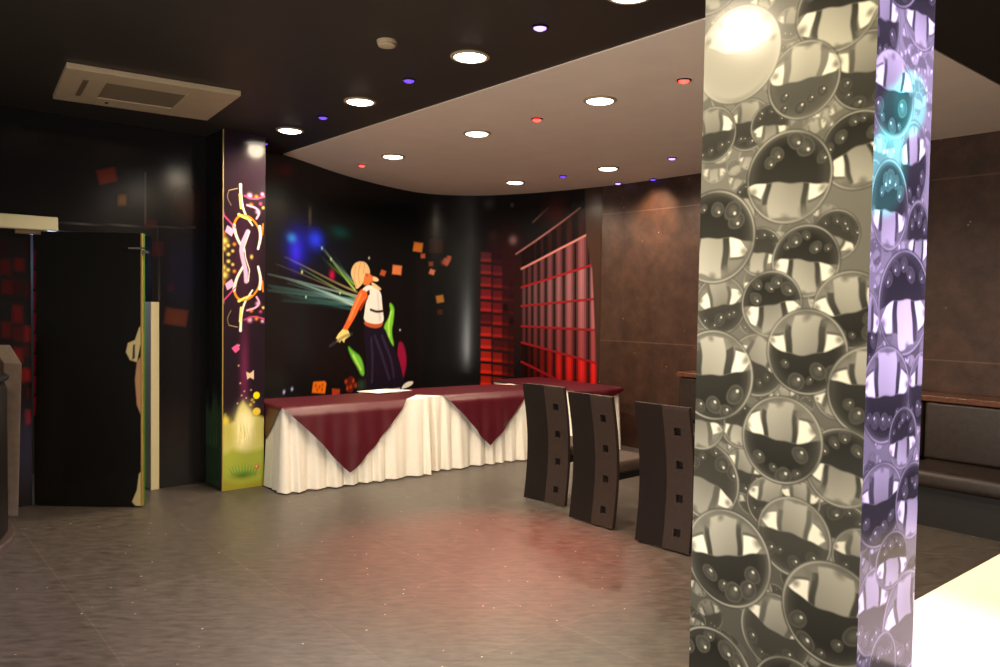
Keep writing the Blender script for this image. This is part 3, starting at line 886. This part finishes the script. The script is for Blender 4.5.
ss_ = np.arange(BX0, BX1 + .0015, .0023)
ps = Canvas(ss_, zz, G(.22))
def on_bs(px, py):
    r = ray(px, py); t = BY0 / r.y
    return (r.x * t, EYE + r.z * t, t)
bubbles_bg(ps, BX0, BX1, 5, n=240)
def R(px, py, rx, rz, dark, rot=0.0, **k):
    c = on_bs(px, py); e = on_bs(px + 1, py)
    ball(ps, c[:2], rx * abs(e[0] - c[0]), rz * c[2] / FPX, dark, rot, seed=int(px * 7 + py), **k)
for x, y, rx, rz, d, rot, kw in [(885, 20, 16, 44, 'down', 0, {}), (922, 10, 18, 40, 'up', 0, {}), (914, 165, 14, 44, 'down', .2, {}), (893, 95, 22, 44, 'down', 0, dict(base=.6)), (890, 205, 19, 46, 'up', 0, {}),
                                 (918, 240, 12, 40, 'up', 0, {}), (905, 303, 26, 54, 'up', .15, dict(trap=.6)), (866, 330, 14, 40, 'down', 0, {}), (886, 395, 25, 50, 'down', 0, dict(trap=.62)), (922, 390, 14, 40, 'down', 0, {}),
                                 (903, 438, 14, 32, 'up', 0, {}), (880, 505, 24, 44, 'down', 0, {}), (912, 500, 16, 40, 'up', 0, {}), (872, 612, 17, 46, 'down', 0, dict(trap=.35)), (905, 622, 22, 54, 'down', .1, dict(trap=.42)),
                                 (882, 670, 14, 40, 'up', 0, {}), (892, 560, 16, 30, 'up', 0, {}), (900, -40, 22, 46, 'down', 0, {})]:
    R(x, y, rx, rz, d, rot, **kw)
ps.mesh('side_panel', M['print_pillar'], lambda s: (s, np.full_like(s, BY0)), bp_)

# ================================================================ TABLES WITH SKIRTS AND TOPPERS
TT = 0.71
def pleats(path, amp, wave, seed):
    """path: list of xy corners (open) of the skirt; returns a hanging pleated sheet"""
    r_ = random.Random(seed)
    pts = []
    for a, b in zip(path[:-1], path[1:]):
        a, b = Vector(a), Vector(b)
        d = (b - a); L = d.length; nn = Vector((d.y, -d.x)).normalized()
        k = max(2, int(L / .012))
        for i in range(k + (1 if (b - Vector(path[-1])).length < 1e-6 else 0)):
            pts.append((a + d * i / k, nn))
    rows = []
    s = 0.0; ph = [r_.uniform(.62, 1.5) for _ in range(400)]
    phase = [0.0]
    for i in range(1, len(pts)):
        ds = (pts[i][0] - pts[i - 1][0]).length
        s += ds
        phase.append(phase[-1] + ds * 2 * PI / wave * ph[int(s / wave) % 400])
    for j in range(15):
        f = j / 14
        row = []
        for (p, nn), a in zip(pts, phase):
            am = amp * (.06 + .94 * f ** .8) * (.4 if nn.x < -.9 else 1)
            off = .004 + .012 * f + am * (.62 * math.sin(a) + .25 * math.sin(.37 * a + 1.3) + .22 * math.sin(2 * a + .5)) * .5 + am * .5
            row.append((p.x + nn.x * off, p.y + nn.y * off, TT - .002 - (TT - .012) * f))
        rows.append(row)
    return rows
def skirted_table(label, x0, x1, y0, y1, path, seed):
    t = thing('skirted_table', label, 'table', ((x0 + x1) / 2, (y0 + y1) / 2, 0), group='skirted buffet tables')
    cx, cy = (x0 + x1) / 2, (y0 + y1) / 2
    MB().rbox(x0 - cx, x1 - cx, y0 - cy, y1 - cy, TT - .035, TT, .01).build('tabletop', M['white_cloth'], t, smooth=False)
    rows = [[(x - cx, y - cy, z) for x, y, z in r] for r in pleats(path, .088, .16, seed)]
    MB().grid(rows).build('skirt', M['white_cloth'], t, smooth=True)
    for sx in (-1, 1):
        for sy in (-1, 1):
            lx, ly = sx * ((x1 - x0) / 2 - .08), sy * ((y1 - y0) / 2 - .07)
            MB().lathe([(.016, 0), (.016, TT - .035)], 12, (lx, ly, 0)).build('leg', M['black'], t)
    return t
F1, B1 = 6.03, 6.64
ta = skirted_table('white skirted table whose left end stands against the slim painted pillar', 2.747, 4.12, F1, B1, [(2.745, 6.365), (2.745, F1), (4.12, F1)], 1)
tb = skirted_table('middle white skirted table, reaching behind the high back chairs', 4.128, 5.60, F1, B1, [(4.128, F1), (5.60, F1)], 2)
tc_ = skirted_table('white skirted table in the corner against the brown wall', 5.70, 6.36, 5.60, 6.90, [(5.698, 6.85), (5.698, 5.595), (6.365, 5.595), (6.365, 6.85)], 3)
def swing(o, pivot, deg):
    a = math.radians(deg); d = o.location - Vector((*pivot, 0))
    o.location = Vector((*pivot, 0)) + Vector((d.x * math.cos(a) - d.y * math.sin(a), d.x * math.sin(a) + d.y * math.cos(a), d.z))
    o.rotation_euler.z = a

def topper(label, cx, cy, hd, x0, x1, y0, y1, lift, seed):
    """square cloth laid cornerwise; corners past the table edges fold down"""
    n = 64
    r_ = random.Random(seed); ph = r_.uniform(0, 6)
    rows = []
    R_ = .012
    def fold(d):
        """distance past an edge -> (outward, drop)"""
        if d <= 0: return 0.0, 0.0
        q = R_ * PI / 2
        if d < q:
            a = d / R_
            return R_ * math.sin(a), R_ * (1 - math.cos(a))
        return R_, R_ + d - q
    for j in range(n + 1):
        row = []
        for i in range(n + 1):
            a, b = i / n * 2 - 1, j / n * 2 - 1
            dx, dy = (a - b) * hd / 2, (a + b) * hd / 2
            x, y, z = cx + dx, cy + dy, TT + lift
            ox = oy = dz = 0.0
            if y < y0:
                o, d = fold(y0 - y)
                y2 = y0 - o; dz = d
                f = min(1, dz / .5)
                y = y2 - (.056 + .014 * math.sin(x * 17 + ph) * f + .010 * math.sin(x * 41 + ph * 2) * f) * min(1, dz / .06) - .012 * f - .036 * min(1, dz / .35)
                x = x + .02 * f * math.sin(x * 9 + ph)
            elif y > y1:
                y = y1 - .002 + .003 * min(1, (y - y1))
                dz = 0
                z += .0006
            if x < x0 and dz == 0:
                o, d = fold(x0 - x); x = x0 - o - .006 * min(1, d / .05); dz = d
            elif x > x1 and dz == 0:
                o, d = fold(x - x1); x = x1 + o + .006 * min(1, d / .05); dz = d
            z = z - dz
            row.append((x - cx, y - cy, z))
        rows.append(row)
    o = MB().grid(rows).build('table_topper', M['wine_cloth'], smooth=True, loc=(cx, cy, 0))
    return tag(o, label, 'table topper', 'wine red table toppers')
def topper_clip(label, cx, cy, hd, x0, x1, y0, y1, lift, seed):
    return topper(label, cx, cy, hd, x0, x1, y0, y1, lift, seed)
topa = topper('wine red cloth with the largest hanging triangle, beside the slim painted pillar', 3.31, 6.33, .895, 2.735, 9, F1 - .002, B1, .003, 1)
topb = topper('wine red cloth hanging in a smaller triangle just left of the chairs', 4.84, 6.33, .82, -9, 5.60, F1 - .002, B1, .006, 2)
for o in (ta, topa): swing(o, (2.745, F1), -3.5)
for o in (tb, topb): swing(o, (4.128, 5.98), -4.0)
# third cloth lies squarely over the corner table, its front edge hanging a little
n = 30
rows = []
for j in range(n + 1):
    row = []
    for i in range(n + 1):
        u, v = i / n, j / n
        x, y, z = 5.66 + .74 * u, 5.40 + 1.50 * v, TT + .009
        if y < 5.585:
            d = 5.585 - y
            z -= d * (.9 - .7 * abs(2 * u - 1)); y = 5.55 - .01 * math.sin(x * 20)
        row.append((x - 6.03, y - 6.2, z))
    rows.append(row)
t3c = MB().grid(rows).build('table_topper', M['wine_cloth'], smooth=True, loc=(6.03, 6.2, 0))
tag(t3c, 'wine red cloth lying over the corner table behind the chairs', 'table topper', 'wine red table toppers')

sheet = P(0, 0)
def on_z(px, py, z):
    r = ray(px, py); t = (z - EYE) / r.z
    return Vector((r.x * t, r.y * t, z))
c4 = [on_z(*p, TT + .014) for p in ((357, 391.5), (386, 389), (412, 390.5), (378, 393.5))]
pc = sum(c4, Vector()) / 4
sh = MB().prism([((p - pc).x, (p - pc).y) for p in c4], 0, .003).build('paper_sheet', M['paper'], loc=pc)
tag(sh, 'white paper sheet lying on the red cloth below the printed dancer', 'paper')

# ================================================================ CHAIRS
CW = .42
def prof(z):
    """forward bow of the tall back at height z"""
    f = z / .95
    return .055 * math.sin(PI * min(1, f * 1.02)) ** 1.0 - .035 * f
def board(ya, yb, th, xo, holes=None, nz=48, ny=12):
    """bent board between ya..yb, with square holes cut right through"""
    zs = sorted(set([.012 + (.938) * i / nz for i in range(nz + 1)] + [h for hh in (holes or []) for h in hh[2:]]))
    ys = sorted(set([ya + (yb - ya) * i / ny for i in range(ny + 1)] + [h for hh in (holes or []) for h in hh[:2]]))
    mb = MB(); nv = len(ys)
    def inside(y, z): return any(h[0] < y < h[1] and h[2] < z < h[3] for h in (holes or []))
    vs = []
    for side in (0, 1):
        for z in zs:
            for y in ys:
                vs.append((prof(z) + xo + side * th, y, z))
    N = len(ys) * len(zs)
    fs = []
    solid = [[not inside((ys[i] + ys[i + 1]) / 2, (zs[j] + zs[j + 1]) / 2) for i in range(nv - 1)] for j in range(len(zs) - 1)]
    S_ = lambda j, i: 0 <= j < len(zs) - 1 and 0 <= i < nv - 1 and solid[j][i]
    for j in range(len(zs) - 1):
        for i in range(nv - 1):
            if not solid[j][i]: continue
            a, b, c, d = j * nv + i, j * nv + i + 1, (j + 1) * nv + i + 1, (j + 1) * nv + i
            fs += [(a, d, c, b), (N + a, N + b, N + c, N + d)]
            if not S_(j - 1, i): fs.append((a, b, N + b, N + a))
            if not S_(j + 1, i): fs.append((d, N + d, N + c, c))
            if not S_(j, i - 1): fs.append((a, N + a, N + d, d))
            if not S_(j, i + 1): fs.append((b, c, N + c, N + b))
    return mb.add(vs, fs)
chair = thing('high_back_chair', 'high backed dark chair nearest the bubble pillar, four square holes in its back', 'chair', group='high back dining chairs')
h = CW / 2
ym = -.01
holes = [(-.135, -.085, zc - .026, zc + .026) for zc in (.125, .345, .565, .785)]
board(ym, h, .03, 0).build('back_panel', M['chair_dark'], chair)
tag(board(-h, ym, .03, -.004, holes).build('back_strip', M['chair_strip'], chair), 'lighter brown strip pierced by four square holes')
board(-h + .01, ym, .012, .027).build('back_lining', M['chair_dark'], chair)
MB().rbox(.085, .50, -.20, .20, .385, .475, .03).build('seat', M['seat'], chair, smooth=True)
MB().box(.075, .47, -.18, .18, .34, .39).build('seat_frame', M['chair_dark'], chair, bevel=.004)
for sy in (-1, 1):
    MB().box(.425, .47, sy * .16 - .022, sy * .16 + .022, 0, .345).build('leg', M['chair_dark'], chair, bevel=.004)
chair.location = (4.077, 3.184, 0); chair.rotation_euler = (0, 0, math.radians(4))
dup(chair, (4.12, 3.862, 0), math.radians(2), 'high backed dark chair in the middle of the row of three')
dup(chair, (4.263, 4.505, 0), math.radians(8), 'high backed dark chair nearest the white skirted tables')

# ================================================================ BANQUETTE
bq = thing('banquette', 'long brown upholstered bench with backrest along the brown wall', 'bench', (6.4, 1.6, 0))
def Q(mb): 
    mb.v = [(x - 6.4, y - 1.6, z) for x, y, z in mb.v]; return mb
Y0b, Y1b = -2.2, 4.9
Q(MB().box(6.10, 6.74, Y0b, Y1b, 0.0, .30)).build('base', M['sofa_dark'], bq)
tag(Q(MB().box(6.46, 6.765, Y0b, Y1b, .885, .93)).build('ledge', M['ledge'], bq, bevel=.006), 'reddish brown shelf along the top of the back')
Q(MB().box(6.60, 6.765, Y0b, Y1b, .30, .885)).build('back_frame', M['sofa_dark'], bq)
nseg = 9
for k in range(nseg):
    a = Y0b + (Y1b - Y0b) * k / nseg; b = Y0b + (Y1b - Y0b) * (k + 1) / nseg
    Q(MB().rbox(6.0, 6.56, a + .006, b - .006, .30, .43, .045)).build('seat_cushion', M['sofa'], bq, smooth=True)
    Q(MB().rbox(6.48, 6.61, a + .008, b - .008, .43, .885, .03)).build('back_cushion', M['sofa'], bq, smooth=True)

# ================================================================ WHITE TABLE (front right)
wt = thing('white_table', 'bright white table behind the bubble pillar at the front', 'table', (2.6, .57, 0))
MB().rbox(-.715, .715, -.36, .36, .715, .75, .012).build('tabletop', M['white_top'], wt)
for sx in (-1, 1):
    MB().lathe([(.22, 0), (.22, .012), (.05, .03), (.035, .06), (.035, .66), (.09, .69), (.12, .714)], 28, (sx * .42, 0, 0)).build('pedestal', M['chrome'], wt, smooth=True)

# ================================================================ BAR COUNTER (left edge)
bc = P(-4.0, 4.62)
bar = thing('bar_counter', 'dark rounded bar counter with pale end panel at the left wall', 'bar', (bc.x, bc.y, 0))
def ringpts(r, n=64): return [(r, 0)]
MB().lathe([(.86, .04), (.91, .06), (.91, .98), (.89, 1.04)], 72).build('curved_front', M['bar_dark'], bar, smooth=False)
for p in bar.children[0].data.polygons: p.use_smooth = abs(p.normal.z) < .5
tag(MB().lathe([(.95, 0), (.95, .03), (.94, .04), (.5, .04)], 72).build('kick_plate', M['bar_kick'], bar), 'grey curved kick plate at the floor')
MB().lathe([(.5, 1.04), (.905, 1.04), (.92, 1.05), (.92, 1.065), (.905, 1.075), (.5, 1.075)], 72).build('worktop', M['bar_dark'], bar)
for ch in bar.children:
    for v_ in ch.data.vertices: v_.co.y = min(v_.co.y, YL - .02 - bc.y)
# pale end panel: leans, wider at the top, its coping sloping down towards the room
pa = P(-3.555, 5.58) - bc
pb = P(-3.425, 5.58) - bc
pc0 = P(-3.69, 5.66) - bc
dirb = Vector((pc0.x - pa.x, pc0.y - pa.y, 0))
def pan(a, b, zt_f, zt_b):
    d = dirb
    tl = Vector((b.x - a.x, b.y - a.y, 0)) * .25
    vs = [(a.x, a.y, 0), (b.x - tl.x, b.y - tl.y, 0), (b.x, b.y, zt_f), (a.x, a.y, zt_f)]
    vs += [(a.x + d.x, a.y + d.y, 0), (b.x - tl.x + d.x, b.y - tl.y + d.y, 0), (b.x + d.x, b.y + d.y, zt_b), (a.x + d.x, a.y + d.y, zt_b)]
    return MB().add(vs, [(0, 1, 2, 3), (4, 7, 6, 5), (0, 4, 5, 1), (1, 5, 6, 2), (2, 6, 7, 3), (3, 7, 4, 0)])
tag(pan(pa, pb, 1.105, 1.235).build('end_panel', M['grey_panel'], bar, bevel=.004), 'pale stone end panel narrowing to the floor')

# ================================================================ CEILING FITTINGS
def on_ceiling(px, py, z=H):
    r = ray(px, py); t = (z - EYE) / r.z
    return Vector((r.x * t, r.y * t, z))
def light(name, kind, loc, energy, col, parent=None, **k):
    l = bpy.data.lights.new(name, kind)
    l.energy = energy; l.color = col
    for a, b in k.items(): setattr(l, a, b)
    o = bpy.data.objects.new(name, l); COL.objects.link(o)
    o.location = loc
    if parent is not None: o.parent = parent
    return o
WARM = (1.0, .80, .58)
DLW = 105.0
dl0 = thing('downlight', '', 'light', group='round recessed ceiling lights')
MB().lathe([(.112, -.008), (.112, 0.0), (.088, 0.0), (.088, -.006), (.092, -.012), (.106, -.012), (.112, -.008)], 40, cap=False).build('trim_ring', M['white_plastic'], dl0, smooth=True)
MB().lathe([(.090, -.004), (.087, -.012), (.068, -.018), (.034, -.021), (.002, -.022)], 40).build('diffuser', M['lamp'], dl0, smooth=True)
spots = [((290, 130), H, 'round ceiling light on the dark ceiling, farthest of its row of four'),
         ((360, 101), H, 'round ceiling light on the dark ceiling, second farthest of its row'),
         ((470, 56), H, 'large bright round ceiling light on the dark ceiling, near the smoke detector'),
         ((630, -7), H, 'round ceiling light on the dark ceiling, cut by the top of the picture'),
         ((393, 156), HL, 'round light on the pale ceiling, nearest the bowed black mural wall'),
         ((477, 133), HL, 'round light in the middle of the nearer row on the pale ceiling'),
         ((600, 100), HL, 'largest round light on the pale ceiling, between the two brightest red spotlights'),
         ((515, 182), HL, 'round light on the pale ceiling, closest above the wall of red cubes'),
         ((608, 168), HL, 'round light on the pale ceiling, nearest the brown wall')]
def add_lamp(o):
    light('lamp', 'SPOT', (0, 0, -.06), DLW, WARM, o, spot_size=math.radians(168), spot_blend=.55, shadow_soft_size=.07)
first = True
for (px, py), z, lab in spots:
    p = on_ceiling(px, py, z)
    if first:
        o = dl0; o.location = p; o['label'] = lab; first = False
    else:
        o = dup(dl0, p, 0, lab)
downs = [o for o in COL.objects if o.name.startswith('downlight')]
for o in downs: add_lamp(o)
# unseen ceiling lamps: the first mirrored in the pillar, the others added for lighting
for x, y, e in [(-.1, 2.16, 1.2), (2.9, 1.35, 1), (4.2, .6, 1)]:
    light('lamp', 'SPOT', (x, y, H - .05), DLW * e, WARM, spot_size=math.radians(165), spot_blend=.6, shadow_soft_size=.08)
for x, y, e in [(.45, .85, .78)]:  # unseen yellow lamp added to brighten the pillar front
    light('lamp', 'SPOT', (x, y, H - .05), DLW * e, (1, .81, .43), spot_size=math.radians(165), spot_blend=.6, shadow_soft_size=.08)

led0 = thing('led_spotlight', '', 'light', group='small coloured ceiling spotlights')
MB().lathe([(.044, -.006), (.044, 0), (.032, 0), (.032, -.006), (.038, -.009), (.044, -.006)], 24, cap=False).build('bezel', M['black'], led0, smooth=True)
led0b = MB().lathe([(.034, -.002), (.031, -.010), (.018, -.017), (.001, -.019)], 24).build('lens', M['led_blue'], led0, smooth=True)
def led(px, py, z, colr, lab, W=0.0, lc_=None, tilt=None):
    global led0
    p = on_ceiling(px, py, z)
    key = colr
    if led0 is not None:
        o = led0; led0 = None; o.location = p; o['label'] = lab
        led.src = o
    else:
        o = dup(led.src, p, 0, lab)
    lens = [c for c in o.children if c.name.startswith('lens')][0]
    me = led.cache.get(colr)
    if me is None:
        me = lens.data.copy(); me.materials[0] = M[colr]; led.cache[colr] = me
    lens.data = me
    if W:
        lb = light('led_beam', 'SPOT', (0, 0, -.03), W, lc_, o, spot_size=math.radians(48), spot_blend=1.0, shadow_soft_size=.02)
        if tilt: lb.rotation_euler = Vector((tilt[0], tilt[1], -HL)).to_track_quat('-Z', 'Y').to_euler()
    return o
led.cache = {}
RED, BLU, VIO = (1, .06, .04), (.12, .10, 1), (.5, .3, 1)
led(540, 27, H, 'led_violet', 'violet spotlight on the dark ceiling, brightest and nearest the top of the picture', 5, VIO)
led(409, 80, H, 'led_blue', 'small blue spotlight on the dark ceiling between two round lights', 4, BLU)
led(323, 117, H, 'led_blue', 'tiny blue spotlight on the dark ceiling beside the second farthest round light', 4, BLU)
led(264, 143, H, 'led_blue', 'tiny blue spotlight on the dark ceiling right above the slim painted pillar', 6, BLU)
led(537, 119, HL, 'led_red', 'red spotlight on the pale ceiling between the middle and largest round lights', 900, (1, .10, .07), (-.90, -.50))
led(684, 80, HL, 'led_red', 'red spotlight on the pale ceiling next to the bubble pillar', 40, RED)
led(362, 165, HL, 'led_red', 'small red spotlight on the pale ceiling at the bowed mural wall', 20, RED)
led(672, 158, HL, 'led_violet', 'violet spotlight on the pale ceiling above the brown wall', 5, VIO)
led(563, 176, HL, 'led_blue', 'small blue spotlight on the pale ceiling over the red cubes', 5, BLU)
led(618, 183, HL, 'led_violet', 'violet spotlight at the edge where the pale ceiling meets the brown wall', 5, VIO)
led(653, 179, HL, 'led_blue', 'faint small blue spotlight at the top edge of the brown wall', 3, BLU)

# smoke detector
sd = thing('smoke_detector', 'small round smoke detector on the dark ceiling', 'smoke detector', on_ceiling(387, 41))
MB().lathe([(.055, 0), (.055, -.012)], 32).build('base', M['white_plastic'], sd)
MB().lathe([(.052, -.010), (.050, -.014), (.042, -.015), (.042, -.020), (.050, -.021), (.046, -.028), (.03, -.032), (.002, -.032)], 32).build('cap', M['white_plastic'], sd, smooth=True)

# ceiling cassette air conditioner
q4 = [on_ceiling(*p, H - .02) for p in ((75, 66), (245, 95), (198, 117), (52, 97))]
cen = sum(q4, Vector()) / 4
ac = thing('air_conditioner', 'square cream ceiling cassette air conditioner with grille on the dark ceiling', 'air conditioner', (cen.x, cen.y, H))
e1 = (q4[1] - q4[0] + q4[2] - q4[3]) / 2
ac.rotation_euler = (0, 0, math.atan2(e1.y, e1.x))
hx = e1.length / 2 * 1.04; hy = ((q4[3] - q4[0]).length + (q4[2] - q4[1]).length) / 4
fr = MB()
gx0, gx1, gy = -hx * .52, hx * .42, hy * .50
fr.box(-hx, gx0, -hy, hy, -.035, 0).box(gx1, hx, -hy, hy, -.035, 0).box(gx0, gx1, gy, hy, -.035, 0).box(gx0, gx1, -hy, -gy, -.035, 0)
frame_ = fr.build('frame', M['white_plastic'], ac, bevel=.004)
gl = MB().box(gx0, gx1, -gy, gy, -.018, -.004)
for k in range(14):
    y = -gy + 2 * gy * (k + .5) / 14
    gl.box(gx0, gx1, y - .006, y + .006, -.03, -.018)
tag(gl.build('grille', M['grille'], ac), 'darker slatted intake grille')
tag(MB().box(-hx * .78, -hx * .72, -hy * .5, hy * .5, -.039, -.035).build('louver', M['grille'], frame_), 'narrow dark air outlet slot')
MB().box(-hx * .40, -hx * .36, hy * .70, hy * .78, -.039, -.035).build('indicator', M['black'], frame_)

# narrow warm spot washing the top of the brown wall
ww = light('wall_washer', 'SPOT', (6.42, 5.42, HL - .02), 80, (1, .68, .42), spot_size=math.radians(84), spot_blend=1.0, shadow_soft_size=.04)
bpy.context.view_layer.update()
ww.rotation_euler = Vector((.36, .05, -.45)).to_track_quat('-Z', 'Y').to_euler()

# ================================================================ LIGHT, CAMERA
# violet and cyan effect lamps aimed at the pillar's right side
def aim(o, target):
    bpy.context.view_layer.update()
    d = Vector(target) - o.location
    o.rotation_euler = d.to_track_quat('-Z', 'Y').to_euler()
v = light('violet_spot', 'SPOT', (3.3, -1.5, 2.75), 1350, (.60, .47, 1.0), spot_size=math.radians(40), spot_blend=.6, shadow_soft_size=.04)
aim(v, (1.74, .74, 1.45))
for tz, tx, sz, en in ((2.03, 1.77, 2.6, 1900), (1.99, 1.70, 2.4, 1900), (1.87, 1.665, 3.2, 2200)):
    c_ = light('cyan_spot', 'SPOT', (3.6, -2.0, 2.8), en, (.0, .80, .88), spot_size=math.radians(sz), spot_blend=.5, shadow_soft_size=.01)
    aim(c_, (tx, .74, tz))
w = light('added_table_spot', 'SPOT', (2.7, .3, H - .06), 120, (1, .88, .60), spot_size=math.radians(60), spot_blend=.5, shadow_soft_size=.08)  # unseen spot added above the white table to brighten it

# unseen fill spot, added to brighten the ceilings from below
up_ = light('ceiling_fill', 'SPOT', (-1.5, 1.4, .50), 760, (1, .93, .83), spot_size=math.radians(100), spot_blend=1.0, shadow_soft_size=.48)
aim(up_, (4.6, 4.4, 3.0))
# cool light standing in the passage behind the door
light('passage_lamp', 'POINT', (1.25, 7.5, 1.9), 14, (.5, .62, 1.0), shadow_soft_size=.1)

W_ = bpy.data.worlds.new('World'); S.world = W_
W_.use_nodes = True
W_.node_tree.nodes['Background'].inputs['Color'].default_value = (1.0, .80, .62, 1)
W_.node_tree.nodes['Background'].inputs['Strength'].default_value = 0.10

cam = bpy.data.cameras.new('camera')
cam.sensor_width = 36.0; cam.lens = 36.0 * FPX / 1000.0
cam.clip_start = .05
co = bpy.data.objects.new('camera', cam); COL.objects.link(co)
Rm = Matrix((RIGHT, UP, -FWD)).transposed().to_4x4()
co.matrix_world = Matrix.Translation((0, 0, EYE)) @ Rm
S.camera = co
S.view_settings.view_transform = 'Standard'
S.view_settings.look = 'None'
S.view_settings.gamma = 1
S.view_settings.use_curve_mapping = False
S.view_settings.exposure = 0.0
